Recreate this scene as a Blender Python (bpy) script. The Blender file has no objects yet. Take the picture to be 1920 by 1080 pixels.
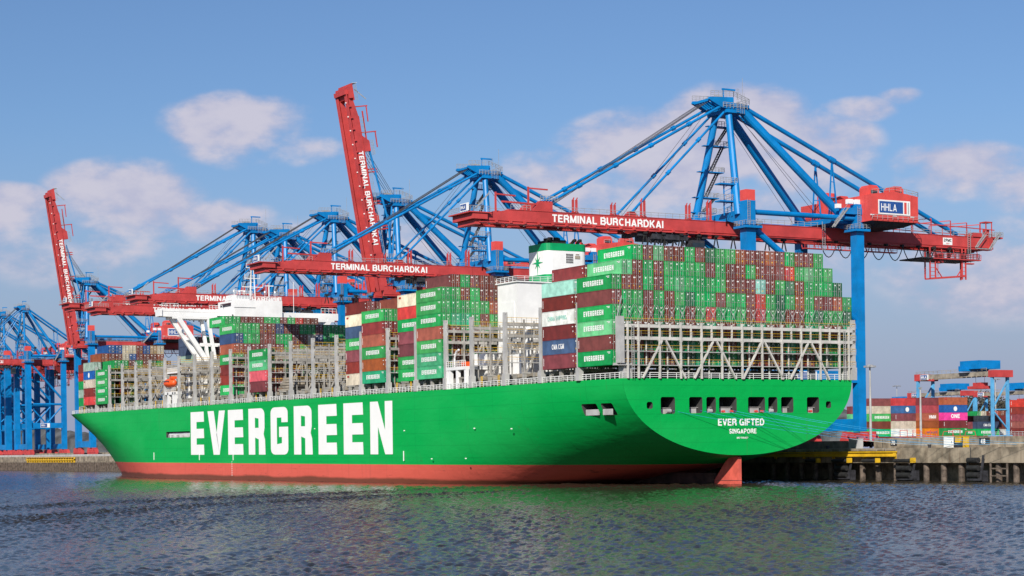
import bpy, bmesh, math, random
import numpy as np
from mathutils import Vector, Matrix
random.seed(7)
SC = bpy.context.scene
COL = SC.collection
R = math.radians
# ------------------------------------------------------------------ camera, sky, sun, exposure
CAM = Vector((-225.56, -299.07, 7.71)); YAW = R(30.04); ROLL = -0.0134; FPX = 3527.0; CYPX = 840.9
_f = Vector((math.sin(YAW), math.cos(YAW), 0)); _r0 = Vector((math.cos(YAW), -math.sin(YAW), 0)); _u0 = Vector((0, 0, 1))
_r = math.cos(ROLL)*_r0 + math.sin(ROLL)*_u0; _u = -math.sin(ROLL)*_r0 + math.cos(ROLL)*_u0
cd = bpy.data.cameras.new('camera'); cam = bpy.data.objects.new('camera', cd); COL.objects.link(cam)
m = Matrix((_r, _u, -_f)).transposed().to_4x4(); m.translation = CAM; cam.matrix_world = m
cd.sensor_width = 36; cd.lens = FPX/1920*36; cd.shift_y = (CYPX-540)/1920; cd.clip_start = 1; cd.clip_end = 30000
SC.camera = cam
SUN_EL = R(30); SUN_HEAD = R(45)           # light travels towards heading SUN_HEAD (from +Y towards +X)
SC.view_settings.view_transform = 'Standard'; SC.view_settings.look = 'None'
SC.view_settings.exposure = 0.15; SC.view_settings.gamma = 1.0
W = bpy.data.worlds.new('World'); SC.world = W; W.use_nodes = True
sl = bpy.data.lights.new('sun', 'SUN'); sl.energy = 5.0; sl.angle = R(.5); sl.color = (1, .94, .84)
sun = bpy.data.objects.new('sun', sl); COL.objects.link(sun)
_d = Vector((math.sin(SUN_HEAD)*math.cos(SUN_EL), math.cos(SUN_HEAD)*math.cos(SUN_EL), -math.sin(SUN_EL)))
sun.rotation_euler = _d.to_track_quat('-Z', 'Y').to_euler(); sun.location = (-400, -400, 300)

class NT:
    """small helper for node trees"""
    def __init__(s, nt): s.nt = nt; s.n = nt.nodes; s.l = nt.links
    def new(s, t, **k):
        n = s.n.new(t)
        for a, b in k.items(): setattr(n, a, b)
        return n
    def put(s, sock, v):
        if isinstance(v, bpy.types.NodeSocket): s.l.new(v, sock)
        else: sock.default_value = v
    def math(s, op, a, b=0.0, c=0.0, clamp=False):
        n = s.new('ShaderNodeMath', operation=op); n.use_clamp = clamp
        s.put(n.inputs[0], a); s.put(n.inputs[1], b); s.put(n.inputs[2], c)
        return n.outputs[0]
    def mix(s, f, a, b, mode='MIX'):
        n = s.new('ShaderNodeMix', data_type='RGBA', blend_type=mode)
        s.put(n.inputs[0], f); s.put(n.inputs[6], a); s.put(n.inputs[7], b)
        return n.outputs[2]
    def noise(s, vec, scale, detail=3, rough=.55, dim='3D'):
        n = s.new('ShaderNodeTexNoise'); n.noise_dimensions = dim
        if vec is not None: s.l.new(vec, n.inputs['Vector'])
        n.inputs['Scale'].default_value = scale; n.inputs['Detail'].default_value = detail; n.inputs['Roughness'].default_value = rough
        return n.outputs[0]
    def smooth(s, v, lo, hi, a=0.0, b=1.0):
        n = s.new('ShaderNodeMapRange', interpolation_type='SMOOTHSTEP')
        s.put(n.inputs[0], v); s.put(n.inputs[1], lo); s.put(n.inputs[2], hi); s.put(n.inputs[3], a); s.put(n.inputs[4], b)
        return n.outputs[0]
    def mapping(s, vec, scale):
        n = s.new('ShaderNodeMapping'); s.l.new(vec, n.inputs[0]); n.inputs[3].default_value = scale
        return n.outputs[0]

# sky: Nishita plus soft fair weather clouds placed by compass direction and height above the horizon
w = NT(W.node_tree); w.n.clear()
out = w.new('ShaderNodeOutputWorld'); bg = w.new('ShaderNodeBackground'); sky = w.new('ShaderNodeTexSky')
sky.sky_type = 'NISHITA'; sky.sun_disc = False; sky.sun_elevation = SUN_EL; sky.sun_rotation = SUN_HEAD + math.pi
sky.air_density = 1.0; sky.dust_density = 0.6; sky.ozone_density = 2.5; sky.altitude = 0
tc = w.new('ShaderNodeTexCoord'); sep = w.new('ShaderNodeSeparateXYZ'); w.l.new(tc.outputs['Generated'], sep.inputs[0])
az = w.math('MULTIPLY', w.math('ARCTAN2', sep.outputs[0], sep.outputs[1]), 57.29578)
el = w.math('MULTIPLY', w.math('ARCSINE', sep.outputs[2]), 57.29578)
cmb = w.new('ShaderNodeCombineXYZ'); w.l.new(az, cmb.inputs[0]); w.l.new(w.math('MULTIPLY', el, 1.7), cmb.inputs[1])
n1 = w.noise(cmb.outputs[0], .62, 7, .55); n2 = w.noise(cmb.outputs[0], .23, 3, .5)
CLOUDS = [  # azimuth, elevation, half width, half height, strength
    (21.9, 10.0, 2.0, .80, 1.0), (23.7, 9.25, 1.4, .36, .62), (18.5, 7.9, 2.1, .9, 1.05), (15.0, 7.5, 2.0, .55, .85), (21.2, 7.2, 1.8, .5, .55),
    (31.6, 8.3, 2.0, .85, .95), (34.2, 9.1, 2.5, 1.1, 1.05), (36.9, 9.9, 2.1, 1.0, 1.1), (39.3, 9.0, 1.8, 1.05, .85), (33.2, 7.9, 3.4, .9, .75), (40.6, 10.1, 1.1, .30, .65), (41.8, 10.4, .6, .2, .5),
    (43.4, 8.3, 1.9, .65, .85), (45.8, 7.6, 1.8, .6, .7), (37.0, 6.6, 5.5, 1.2, .62), (44.6, 5.6, 3.4, 1.2, .6), (25.0, 6.4, 3.4, .9, .5), (17.0, 6.3, 3.0, .8, .5),
    (9.0, 12.0, 3.0, 1.2, .5), (52.0, 11.0, 4.0, 1.4, .7), (0.0, 8.0, 5.0, 1.5, .7), (62.0, 8.0, 4.0, 1.4, .7)]
cov = 0.0
for ca, ce, rx, ry, st in CLOUDS:
    dx = w.math('DIVIDE', w.math('SUBTRACT', az, ca), rx*1.3); dy = w.math('DIVIDE', w.math('SUBTRACT', el, ce-.1), ry*1.25)
    dy = w.math('MAXIMUM', dy, w.math('MULTIPLY', dy, -.62))
    r2 = w.math('ADD', w.math('MULTIPLY', dx, dx), w.math('MULTIPLY', dy, dy))
    g = w.math('MULTIPLY', w.math('SUBTRACT', 1.0, r2), st)
    cov = w.math('MAXIMUM', cov, g) if not isinstance(cov, float) else w.math('MAXIMUM', g, 0.0)
cl = w.math('ADD', cov, w.math('MULTIPLY', w.math('SUBTRACT', n1, .5), 2.1))
cl = w.math('ADD', cl, w.math('MULTIPLY', w.math('SUBTRACT', n2, .5), 1.5))
mask = w.math('MULTIPLY', w.smooth(cl, -.06, .88), w.smooth(cov, 0.0, .38))
mask = w.math('MULTIPLY', mask, .84)
lit = w.mix(w.smooth(w.math('ADD', n1, w.math('MULTIPLY', cov, .12)), .42, .72), (5.1, 5.0, 6.5, 1), (6.7, 6.25, 7.1, 1))
skyc = w.mix(1.0, sky.outputs[0], (.66, .79, .99, 1), 'MULTIPLY')
skyc = w.mix(w.smooth(el, -1.0, 10.5, .95, 0.0), skyc, (3.25, 3.55, 5.25, 1))
w.l.new(w.mix(mask, skyc, lit), bg.inputs[0]); bg.inputs[1].default_value = 0.088; w.l.new(bg.outputs[0], out.inputs[0])

# ------------------------------------------------------------------ materials
MATS = {}
def mat(name, rgb, rough=.5, var=.12, scale=.6, metal=0.0, streak=0.0, bump=0.0, spec=.4):
    if name in MATS: return MATS[name]
    m = bpy.data.materials.new(name); m.use_nodes = True; t = NT(m.node_tree); b = t.n['Principled BSDF']
    tc = t.new('ShaderNodeTexCoord'); oi = t.new('ShaderNodeObjectInfo')
    va = t.new('ShaderNodeVectorMath', operation='ADD'); t.l.new(tc.outputs['Object'], va.inputs[0])
    sc_ = t.new('ShaderNodeVectorMath', operation='SCALE'); t.l.new(oi.outputs['Location'], sc_.inputs[0]); sc_.inputs[3].default_value = .37
    t.l.new(sc_.outputs[0], va.inputs[1])
    n = t.noise(va.outputs[0], scale, 5, .6)
    dark = tuple(c*(1-2*var) for c in rgb)+(1,); light = tuple(min(1, c*(1+1.2*var)) for c in rgb)+(1,)
    c = t.mix(t.smooth(n, .3, .7), dark, light)
    if streak:
        mp = t.mapping(va.outputs[0], (1.6, 1.6, .07))
        s2 = t.noise(mp, 1.1, 4, .65)
        c = t.mix(t.math('MULTIPLY', t.smooth(s2, .55, .8), streak), c, (.10, .055, .03, 1))
    if name.startswith('container_'):
        hs = t.new('ShaderNodeHueSaturation'); rv = oi.outputs['Random']; rv2 = t.math('FRACT', t.math('MULTIPLY', rv, 17.3))
        t.l.new(c, hs.inputs['Color']); t.put(hs.inputs['Value'], t.math('ADD', .74, t.math('MULTIPLY', rv, .52))); t.put(hs.inputs['Saturation'], t.math('ADD', .84, t.math('MULTIPLY', rv2, .22))); t.put(hs.inputs['Hue'], t.math('ADD', .488, t.math('MULTIPLY', rv2, .024)))
        c = hs.outputs[0]
    t.l.new(c, b.inputs['Base Color']); b.inputs['Roughness'].default_value = rough; b.inputs['Metallic'].default_value = metal
    b.inputs['Specular IOR Level'].default_value = spec
    if bump:
        bp = t.new('ShaderNodeBump'); bp.inputs['Strength'].default_value = bump; t.l.new(n, bp.inputs['Height']); t.l.new(bp.outputs[0], b.inputs['Normal'])
    MATS[name] = m
    return m
M_BLUE = mat('crane_blue_paint', (.0, .185, .49), .42, .10, .25, streak=.12)
M_RED = mat('crane_red_paint', (.485, .054, .052), .5, .10, .25, streak=.15)
M_CAP = mat('cap_red_paint', (.62, .07, .06), .5, .08, .3)
M_WHITE = mat('white_paint', (.78, .78, .77), .5, .05, .2, streak=.06)
M_LET = mat('lettering_white', (.84, .84, .82), .55, .012, .3)
M_GREY = mat('lashing_grey_paint', (.325, .31, .285), .6, .16, .5, streak=.25)
M_PALE = mat('stern_frame_paint', (.52, .505, .47), .6, .1, .5, streak=.2)
M_LGREY = mat('light_grey_paint', (.42, .415, .405), .55, .1, .4, streak=.12)
M_DGREY = mat('coaming_grey_paint', (.13, .13, .13), .65, .2, .5, streak=.3)
M_HATCH = mat('hatch_cover_paint', (.31, .27, .215), .7, .2, .3, streak=.35)
M_YEL = mat('safety_yellow_paint', (.66, .40, .02), .5, .12, .5, streak=.15)
M_BLACK = mat('black_rubber', (.02, .02, .021), .7, .2, 1.5)
M_DARK = mat('dark_machinery', (.035, .035, .042), .6, .25, .8)
M_STEEL = mat('galvanised_steel', (.42, .42, .42), .45, .12, 2.0, metal=.3)
M_ROPE = mat('steel_rope', (.06, .06, .065), .6, .1, 3)
M_MOOR = mat('blue_mooring_rope', (.03, .30, .55), .8, .15, 3)
M_MOORW = mat('pale_mooring_rope', (.55, .48, .38), .8, .15, 3)
M_ORANGE = mat('lifeboat_orange', (.80, .10, .02), .45, .08, .8)
M_SIGNB = mat('sign_blue', (.02, .075, .27), .45, .05, .5)
M_RUDDER = mat('antifouling_red', (.66, .115, .082), .6, .12, .5, streak=.15)
M_FUNG = mat('funnel_green_paint', (.0, .30, .10), .45, .06, .4)
M_SOOT = mat('sooty_pipe', (.018, .017, .016), .7, .2, 1)
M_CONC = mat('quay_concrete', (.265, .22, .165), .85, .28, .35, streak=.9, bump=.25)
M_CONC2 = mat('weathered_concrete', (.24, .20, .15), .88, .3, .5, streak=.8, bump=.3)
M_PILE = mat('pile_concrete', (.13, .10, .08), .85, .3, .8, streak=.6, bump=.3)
M_ASPH = mat('terminal_paving', (.09, .088, .085), .9, .2, .1)
M_LBLUE = mat('gantry_pale_blue_paint', (.10, .36, .62), .5, .1, .4, streak=.1)
M_GLASS = mat('window_glass', (.02, .03, .04), .12, .1, .5, spec=.6)
M_BARK = mat('bark', (.07, .05, .04), .9, .2, 2)
M_LEAF = mat('spring_foliage', (.060, .058, .040), .9, .3, .3)
CONT = {}
def cm(k, rgb, streak=.3): CONT[k] = mat('container_'+k+'_paint', rgb, .55, .13, .5, streak=streak)
cm('green', (.008, .31, .062)); cm('darkgreen', (.015, .13, .05)); cm('lightgreen', (.09, .42, .17)); cm('teal', (.012, .34, .15))
cm('brown', (.17, .034, .024)); cm('rust', (.29, .066, .03)); cm('maroon', (.19, .024, .028)); cm('red', (.46, .025, .03))
cm('cream', (.62, .54, .42)); cm('white', (.68, .70, .66)); cm('navy', (.02, .055, .16)); cm('blue', (.012, .10, .30))
cm('paleteal', (.22, .50, .42)); cm('sage', (.33, .46, .38)); cm('slate', (.055, .085, .15)); cm('orange', (.62, .15, .015)); cm('magenta', (.60, .015, .22)); cm('sand', (.42, .28, .16))
CNAME = dict(green='green', darkgreen='dark green', lightgreen='light green', teal='blue-green', brown='brown', rust='rust brown', maroon='maroon', red='red',
             cream='cream', white='white', navy='navy blue', blue='blue', paleteal='pale teal', sage='sage grey', slate='slate blue', orange='orange', magenta='magenta', sand='sand coloured')

# ------------------------------------------------------------------ mesh building
class MB:
    def __init__(s): s.v = []; s.f = []; s.m = []
    def quad(s, a, b, c, d, mi=0):
        k = len(s.v); s.v += [a, b, c, d]; s.f.append((k, k+1, k+2, k+3)); s.m.append(mi)
    def poly(s, pts, mi=0):
        k = len(s.v); s.v += list(pts); s.f.append(tuple(range(k, k+len(pts)))); s.m.append(mi)
    def box(s, x0, y0, z0, x1, y1, z1, mi=0):
        k = len(s.v)
        s.v += [(x0, y0, z0), (x1, y0, z0), (x1, y1, z0), (x0, y1, z0), (x0, y0, z1), (x1, y0, z1), (x1, y1, z1), (x0, y1, z1)]
        for q in ((0, 3, 2, 1), (4, 5, 6, 7), (0, 1, 5, 4), (1, 2, 6, 5), (2, 3, 7, 6), (3, 0, 4, 7)):
            s.f.append(tuple(k+i for i in q)); s.m.append(mi)
    def beam(s, p, q, wd, h, mi=0, up=(0, 0, 1), wd2=None, h2=None):
        p, q = Vector(p), Vector(q); d = (q-p).normalized(); up = Vector(up)
        if abs(d.dot(up)) > .98: up = Vector((0, 1, 0))
        sx = d.cross(up).normalized(); sy = sx.cross(d)
        wd2 = wd if wd2 is None else wd2; h2 = h if h2 is None else h2
        k = len(s.v)
        for c, a, b in ((p, wd, h), (q, wd2, h2)):
            for i, j in ((-1, -1), (1, -1), (1, 1), (-1, 1)): s.v.append(tuple(c+sx*(a/2*i)+sy*(b/2*j)))
        for q_ in ((0, 1, 2, 3), (7, 6, 5, 4), (0, 4, 5, 1), (1, 5, 6, 2), (2, 6, 7, 3), (3, 7, 4, 0)):
            s.f.append(tuple(k+i for i in q_)); s.m.append(mi)
    def tube(s, p, q, r, n=8, mi=0, r2=None, cap=True):
        p, q = Vector(p), Vector(q); d = (q-p).normalized(); up = Vector((0, 0, 1))
        if abs(d.dot(up)) > .98: up = Vector((0, 1, 0))
        sx = d.cross(up).normalized(); sy = sx.cross(d); r2 = r if r2 is None else r2
        k = len(s.v)
        for c, rr in ((p, r), (q, r2)):
            for i in range(n):
                a = 2*math.pi*i/n; s.v.append(tuple(c+sx*(rr*math.cos(a))+sy*(rr*math.sin(a))))
        for i in range(n):
            j = (i+1) % n; s.f.append((k+i, k+n+i, k+n+j, k+j)); s.m.append(mi)
        if cap:
            s.f.append(tuple(k+i for i in range(n))); s.m.append(mi)
            s.f.append(tuple(k+n+i for i in reversed(range(n)))); s.m.append(mi)
    def path(s, pts, r, n=6, mi=0):
        for a, b in zip(pts, pts[1:]): s.tube(a, b, r, n, mi)
    def prism(s, pts, off, mi=0):
        """closed polygon pts extruded by vector off"""
        off = Vector(off); k = len(s.v); n = len(pts)
        s.v += [tuple(p) for p in pts]+[tuple(Vector(p)+off) for p in pts]
        s.f.append(tuple(k+i for i in range(n))); s.m.append(mi)
        s.f.append(tuple(k+n+i for i in reversed(range(n)))); s.m.append(mi)
        for i in range(n):
            j = (i+1) % n; s.f.append((k+i, k+n+i, k+n+j, k+j)); s.m.append(mi)
    def rail(s, pts, h=1.1, step=2.0, r=.05, mi=0, mids=1):
        """hand rail along a polyline"""
        for a, b in zip(pts, pts[1:]):
            a, b = Vector(a), Vector(b); L = (b-a).length; n = max(1, round(L/step)); z = Vector((0, 0, h))
            s.beam(a+z, b+z, r*2, r*2, mi)
            for i in range(mids): zz = z*((i+1)/(mids+1)); s.beam(a+zz, b+zz, r*1.4, r*1.4, mi)
            for i in range(n+1): c = a+(b-a)*(i/n); s.beam(c, c+z, r*1.5, r*1.5, mi)
    def build(s, name, mats, parent=None, loc=None, smooth=False, fix=True):
        me = bpy.data.meshes.new(name); me.from_pydata([tuple(v) for v in s.v], [], s.f)
        if not isinstance(mats, (list, tuple)): mats = [mats]
        for m in mats: me.materials.append(m)
        if len(mats) > 1: me.polygons.foreach_set('material_index', s.m)
        if fix:
            bm = bmesh.new(); bm.from_mesh(me); bmesh.ops.recalc_face_normals(bm, faces=bm.faces); bm.to_mesh(me); bm.free()
        if smooth: me.polygons.foreach_set('use_smooth', [True]*len(me.polygons))
        return link(me, name, parent, loc)
def link(data, name, parent=None, loc=None, rot=None):
    o = bpy.data.objects.new(name, data); COL.objects.link(o)
    if parent is not None: o.parent = parent
    if loc is not None: o.location = loc
    if rot is not None: o.rotation_euler = rot
    return o
def tag(o, label=None, cat=None, group=None, kind=None):
    if label: o['label'] = label
    if cat: o['category'] = cat
    if group: o['group'] = group
    if kind: o['kind'] = kind
    return o
def empty(name, loc=(0, 0, 0), label=None, cat=None, group=None):
    o = link(None, name, None, loc); o.empty_display_size = 1
    return tag(o, label, cat, group)
KIDS = {}
def children(o): return [c for c in bpy.data.objects if c.parent == o]
def copy_tree(o, parent=None, kids=None):
    if kids is None:
        kids = {}
        for c in bpy.data.objects:
            if c.parent: kids.setdefault(c.parent.name, []).append(c)
    c = o.copy(); COL.objects.link(c)
    if parent is not None: c.parent = parent
    for ch in kids.get(o.name, []): copy_tree(ch, c, kids)
    return c

def _e(cx, cy, rx, ry, a0, a1, n=8): return [(cx+rx*math.cos(R(a0+(a1-a0)*i/n)), cy+ry*math.sin(R(a0+(a1-a0)*i/n))) for i in range(n+1)]
_a, _b = .08, .92
SK = {  # bold grotesque capitals as centre lines: width, strokes
 'A': (.72, [[(.08, 0), (.36, .96)], [(.36, .96), (.64, 0)], [(.17, .27), (.55, .27)]]), 'B': (.68, [[(.08, 0), (.08, 1)], [(.08, _b), (.40, _b)]+_e(.40, .72, .19, .20, 90, -90)+[(.08, .52)], [(.08, _a), (.42, _a)]+_e(.42, .30, .20, .22, -90, 90)]),
 'C': (.70, [_e(.37, .5, .29, .42, 48, 312, 16)]), 'D': (.70, [[(.08, 0), (.08, 1)], [(.08, _b), (.32, _b)]+_e(.32, .5, .30, .42, 90, -90, 12)+[(.08, _a)]]), 'E': (.60, [[(.08, 0), (.08, 1)], [(.08, _b), (.58, _b)], [(.08, .51), (.54, .51)], [(.08, _a), (.60, _a)]]),
 'F': (.57, [[(.08, 0), (.08, 1)], [(.08, _b), (.57, _b)], [(.08, .50), (.52, .50)]]), 'G': (.74, [_e(.37, .5, .29, .42, 48, 330, 16), [(.66, 0), (.66, .46)], [(.42, .46), (.70, .46)]]), 'H': (.68, [[(.08, 0), (.08, 1)], [(.60, 0), (.60, 1)], [(.08, .52), (.60, .52)]]),
 'I': (.16, [[(.08, 0), (.08, 1)]]), 'K': (.70, [[(.08, 0), (.08, 1)], [(.10, .36), (.60, 1)], [(.28, .56), (.62, 0)]]), 'L': (.56, [[(.08, 0), (.08, 1)], [(.08, _a), (.56, _a)]]), 'M': (.82, [[(.08, 0), (.08, 1)], [(.74, 0), (.74, 1)], [(.10, .98), (.41, .05)], [(.72, .98), (.41, .05)]]),
 'N': (.70, [[(.08, 0), (.08, 1)], [(.62, 0), (.62, 1)], [(.10, .96), (.60, .04)]]), 'O': (.76, [_e(.38, .5, .30, .42, 0, 360, 20)]), 'P': (.64, [[(.08, 0), (.08, 1)], [(.08, _b), (.36, _b)]+_e(.36, .69, .20, .23, 90, -90)+[(.08, .46)]]),
 'R': (.68, [[(.08, 0), (.08, 1)], [(.08, _b), (.38, _b)]+_e(.38, .71, .20, .21, 90, -90)+[(.08, .50)], [(.38, .48), (.58, .34), (.60, 0)]]), 'S': (.64, [_e(.32, .71, .22, .21, 20, 270, 10)+_e(.32, .29, .23, .21, 90, -160, 10)]),
 'T': (.62, [[(.31, 0), (.31, 1)], [(0, _b), (.62, _b)]]), 'U': (.68, [[(.08, 1), (.08, .34)]+_e(.34, .34, .26, .26, 180, 360, 10)+[(.60, 1)]]), 'V': (.68, [[(.07, 1), (.34, .04)], [(.61, 1), (.34, .04)]]), 'Y': (.66, [[(.33, 0), (.33, .45)], [(.06, 1), (.33, .44)], [(.60, 1), (.33, .44)]]), 'Z': (.62, [[(.04, _b), (.58, _b)], [(.56, .94), (.06, .06)], [(.02, _a), (.60, _a)]]),
 '0': (.60, [_e(.30, .5, .22, .42, 0, 360, 16)]), '2': (.60, [_e(.29, .70, .21, .22, 170, -30, 8)+[(.08, .10)], [(.03, _a), (.56, _a)]]), '4': (.60, [[(.42, 0), (.42, 1)], [(.42, .96), (.07, .30)], [(.04, .28), (.58, .28)]]), '6': (.60, [_e(.30, .30, .22, .22, 0, 360, 14), _e(.44, .36, .36, .56, 100, 180, 8)]),
 '7': (.58, [[(.03, _b), (.55, _b)], [(.53, .92), (.20, 0)]]), '8': (.60, [_e(.30, .71, .19, .21, 0, 360, 14), _e(.30, .29, .22, .21, 0, 360, 14)]), '9': (.60, [_e(.30, .70, .22, .22, 0, 360, 14), _e(.16, .64, .36, .56, -80, 0, 8)]), ' ': (.22, []), '-': (.40, [[(.04, .42), (.36, .42)]])}
def text_mesh(txt, size, bold=.02, spacing=1.0):
    """flat lettering in XY, lower left at origin, cap height = size; returns mesh and width"""
    hw = (.085+bold*.4); x0 = 0.0; V, F = [], []; lay = 0
    for ch in txt.upper():
        wd, strokes = SK[ch]
        for st in strokes:
            lay += 1; z = .0025*(lay % 4); n = len(st); closed = n > 3 and abs(st[0][0]-st[-1][0])+abs(st[0][1]-st[-1][1]) < 1e-6; k = len(V)
            for i in range(n):
                p = Vector(st[i]); d0 = (p-Vector(st[i-1] if i > 0 else st[-2])) if (i > 0 or closed) else None; d1 = (Vector(st[i+1] if i < n-1 else st[1])-p) if (i < n-1 or closed) else None
                d0 = (d0 or d1).normalized(); d1 = (d1 or d0).normalized(); n0, n1 = Vector((-d0.y, d0.x)), Vector((-d1.y, d1.x)); mt = (n0+n1).normalized(); q = mt*(hw/max(.4, mt.dot(n0)))
                V.append(((x0+p.x+q.x)*size, (p.y+q.y)*size, z)); V.append(((x0+p.x-q.x)*size, (p.y-q.y)*size, z))
            for i in range(n-1): F.append((k+2*i, k+2*i+1, k+2*i+3, k+2*i+2))
        x0 += wd+.13
    me = bpy.data.meshes.new('lettering'); me.from_pydata(V, [], F); return me, (x0-.13)*size
def put_text(txt, size, origin, ex, ez, m, name='lettering', parent=None, width=None, bold=.02):
    """text laid out on the plane through origin, running along ex, upright along ez"""
    me, wd = text_mesh(txt, size, bold)
    k = (width/wd) if width else 1.0
    ex, ez, org = Vector(ex), Vector(ez), Vector(origin)
    nz = ex.cross(ez)
    for v in me.vertices: v.co = org+ex*(v.co.x*k)+ez*v.co.y+nz*v.co.z
    me.materials.append(m); me.name = name
    return link(me, name, parent)

# block letters used for the shipping line's wordmark: quads / polygons in a unit cell (0..1 x 0..1)
def _arc(cx, cy, rx, ry, a0, a1, n=6): return [(cx+rx*math.cos(R(a0+(a1-a0)*i/n)), cy+ry*math.sin(R(a0+(a1-a0)*i/n))) for i in range(n+1)]
def glyph(ch):
    q = []
    if ch == 'E':
        q = [[(0, 0), (.44, 0), (.44, 1), (0, 1)]] + [[(.44, a), (1, a), (.98, b), (.44, b)] for a, b in ((0, .235), (.385, .605), (.765, 1))]
    elif ch == 'V':
        q = [[(0, 1), (.40, 1), (.54, .42), (.72, 0), (.36, 0)], [(.54, .42), (.66, 1), (1.04, 1), (.72, 0)]]
        q = [[(0, 1), (.37, 1), (.70, 0), (.34, 0)], [(.68, 1), (1.03, 1), (.70, 0), (.52, .46)]]
    elif ch == 'N':
        q = [[(0, 0), (.36, 0), (.36, 1), (0, 1)], [(.68, 0), (1.02, 0), (1.02, 1), (.68, 1)], [(.36, 1), (.36, .52), (.68, 0), (.68, .46)]]
    elif ch == 'R':
        o = [(.0, 1)] + [(.62, 1)] + _arc(.72, .86, .26, .14, 90, 0)
        q = [[(0, 0), (.40, 0), (.40, 1), (0, 1)], [(.40, .80), (.62, .78), (.98, .86)] + _arc(.74, .86, .24, .14, 0, 90) + [(.40, 1)],
             [(.62, .58), (.98, .58), (.98, .86), (.62, .78)], [(.40, .40), (.92, .44), (.98, .58), (.62, .58), (.40, .58)],
             [(.40, .40), (.40, .38), (.56, .35), (1.0, .32), (.92, .44)], [(.62, 0), (1.02, 0), (1.0, .32), (.62, .33)]]
        q[4] = [(.40, .37), (.62, .33), (1.0, .32), (.92, .44), (.40, .40)]
    elif ch == 'G':
        q = [[(0, .12), (.36, .22), (.36, .78), (0, .88)], [(0, .88), (.36, .78), (.62, .78), (.98, .86)] + _arc(.76, .88, .22, .12, 0, 90, 4) + _arc(.22, .88, .22, .12, 90, 180, 4)[:-1],
             [(.62, .68), (.98, .68), (.98, .86), (.62, .78)], [(0, .12)] + _arc(.22, .12, .22, .12, 180, 270, 4)[1:] + _arc(.78, .12, .22, .12, 270, 360, 4) + [(.64, .24), (.36, .22)],
             [(.64, .24), (1.0, .12), (1.0, .585), (.64, .585)], [(.48, .37), (.64, .37), (.64, .585), (.48, .585)]]
    return q
WORD = [(0, .082, 'E'), (.104, .203, 'V'), (.223, .308, 'E'), (.337, .424, 'R'), (.454, .542, 'G'), (.570, .657, 'R'), (.686, .770, 'E'), (.799, .883, 'E'), (.912, 1.0, 'N')]
def wordmark(mb, org, ex, ez, L, H, mi=0, cells=None):
    ex, ez, org = Vector(ex), Vector(ez), Vector(org)
    for a, b, ch in (cells or WORD):
        for pl in glyph(ch):
            mb.poly([tuple(org+ex*((a+(b-a)*x)*L)+ez*(y*H)) for x, y in pl], mi)

# ------------------------------------------------------------------ water, ground, quay
def water():
    m = bpy.data.materials.new('river_water'); m.use_nodes = True; t = NT(m.node_tree); b = t.n['Principled BSDF']
    tc = t.new('ShaderNodeTexCoord'); v = tc.outputs['Object']
    big = t.noise(t.mapping(v, (.010, .022, 1)), 1.0, 3, .5)
    sp = t.new('ShaderNodeSeparateXYZ'); t.l.new(v, sp.inputs[0]); wob = t.math('MULTIPLY', t.math('SUBTRACT', t.noise(v, .02, 3, .5), .5), 26.0)
    shade_band = 0.0                                    # two long bands of rougher ripples standing in for dark shadow streaks
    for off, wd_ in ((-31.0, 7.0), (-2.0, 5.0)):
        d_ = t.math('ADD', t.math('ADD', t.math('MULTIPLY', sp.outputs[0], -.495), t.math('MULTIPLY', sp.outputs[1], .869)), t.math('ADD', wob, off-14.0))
        k_ = t.smooth(t.math('ABSOLUTE', d_), wd_*.45, wd_, 1.0, 0.0); shade_band = t.math('MAXIMUM', shade_band, k_)
    amp = t.math('MULTIPLY', t.smooth(big, .3, .7, .85, 1.15), t.math('ADD', 1.0, t.math('MULTIPLY', shade_band, .8)))
    acc = None
    for sx, sy, a_ in ((1.3, 1.6, .46), (3.5, 4.1, .5)):
        n = t.new('ShaderNodeTexNoise'); t.l.new(t.mapping(v, (sx, sy, 1)), n.inputs['Vector']); n.inputs['Scale'].default_value = 1; n.inputs['Detail'].default_value = 2
        q = t.new('ShaderNodeVectorMath', operation='SUBTRACT'); t.l.new(n.outputs['Color'], q.inputs[0]); q.inputs[1].default_value = (.5, .5, .5)
        r_ = t.new('ShaderNodeVectorMath', operation='MULTIPLY'); t.l.new(q.outputs[0], r_.inputs[0]); r_.inputs[1].default_value = (a_, a_, 0)
        if acc is None: acc = r_.outputs[0]
        else:
            ad = t.new('ShaderNodeVectorMath', operation='ADD'); t.l.new(acc, ad.inputs[0]); t.l.new(r_.outputs[0], ad.inputs[1]); acc = ad.outputs[0]
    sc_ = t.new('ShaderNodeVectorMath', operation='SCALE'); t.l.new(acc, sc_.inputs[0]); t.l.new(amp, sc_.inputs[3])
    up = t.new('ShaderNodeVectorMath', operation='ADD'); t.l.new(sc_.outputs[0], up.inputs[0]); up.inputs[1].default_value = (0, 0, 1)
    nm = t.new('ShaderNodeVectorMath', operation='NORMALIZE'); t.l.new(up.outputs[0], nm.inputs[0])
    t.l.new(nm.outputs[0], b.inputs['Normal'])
    t.l.new(t.mix(big, (.036, .030, .020, 1), (.044, .036, .025, 1)), b.inputs['Base Color'])
    b.inputs['Roughness'].default_value = .12; b.inputs['IOR'].default_value = 1.33; b.inputs['Specular IOR Level'].default_value = .33; b.inputs['Specular Tint'].default_value = (.84, .73, .65, 1)
    return m
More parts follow.
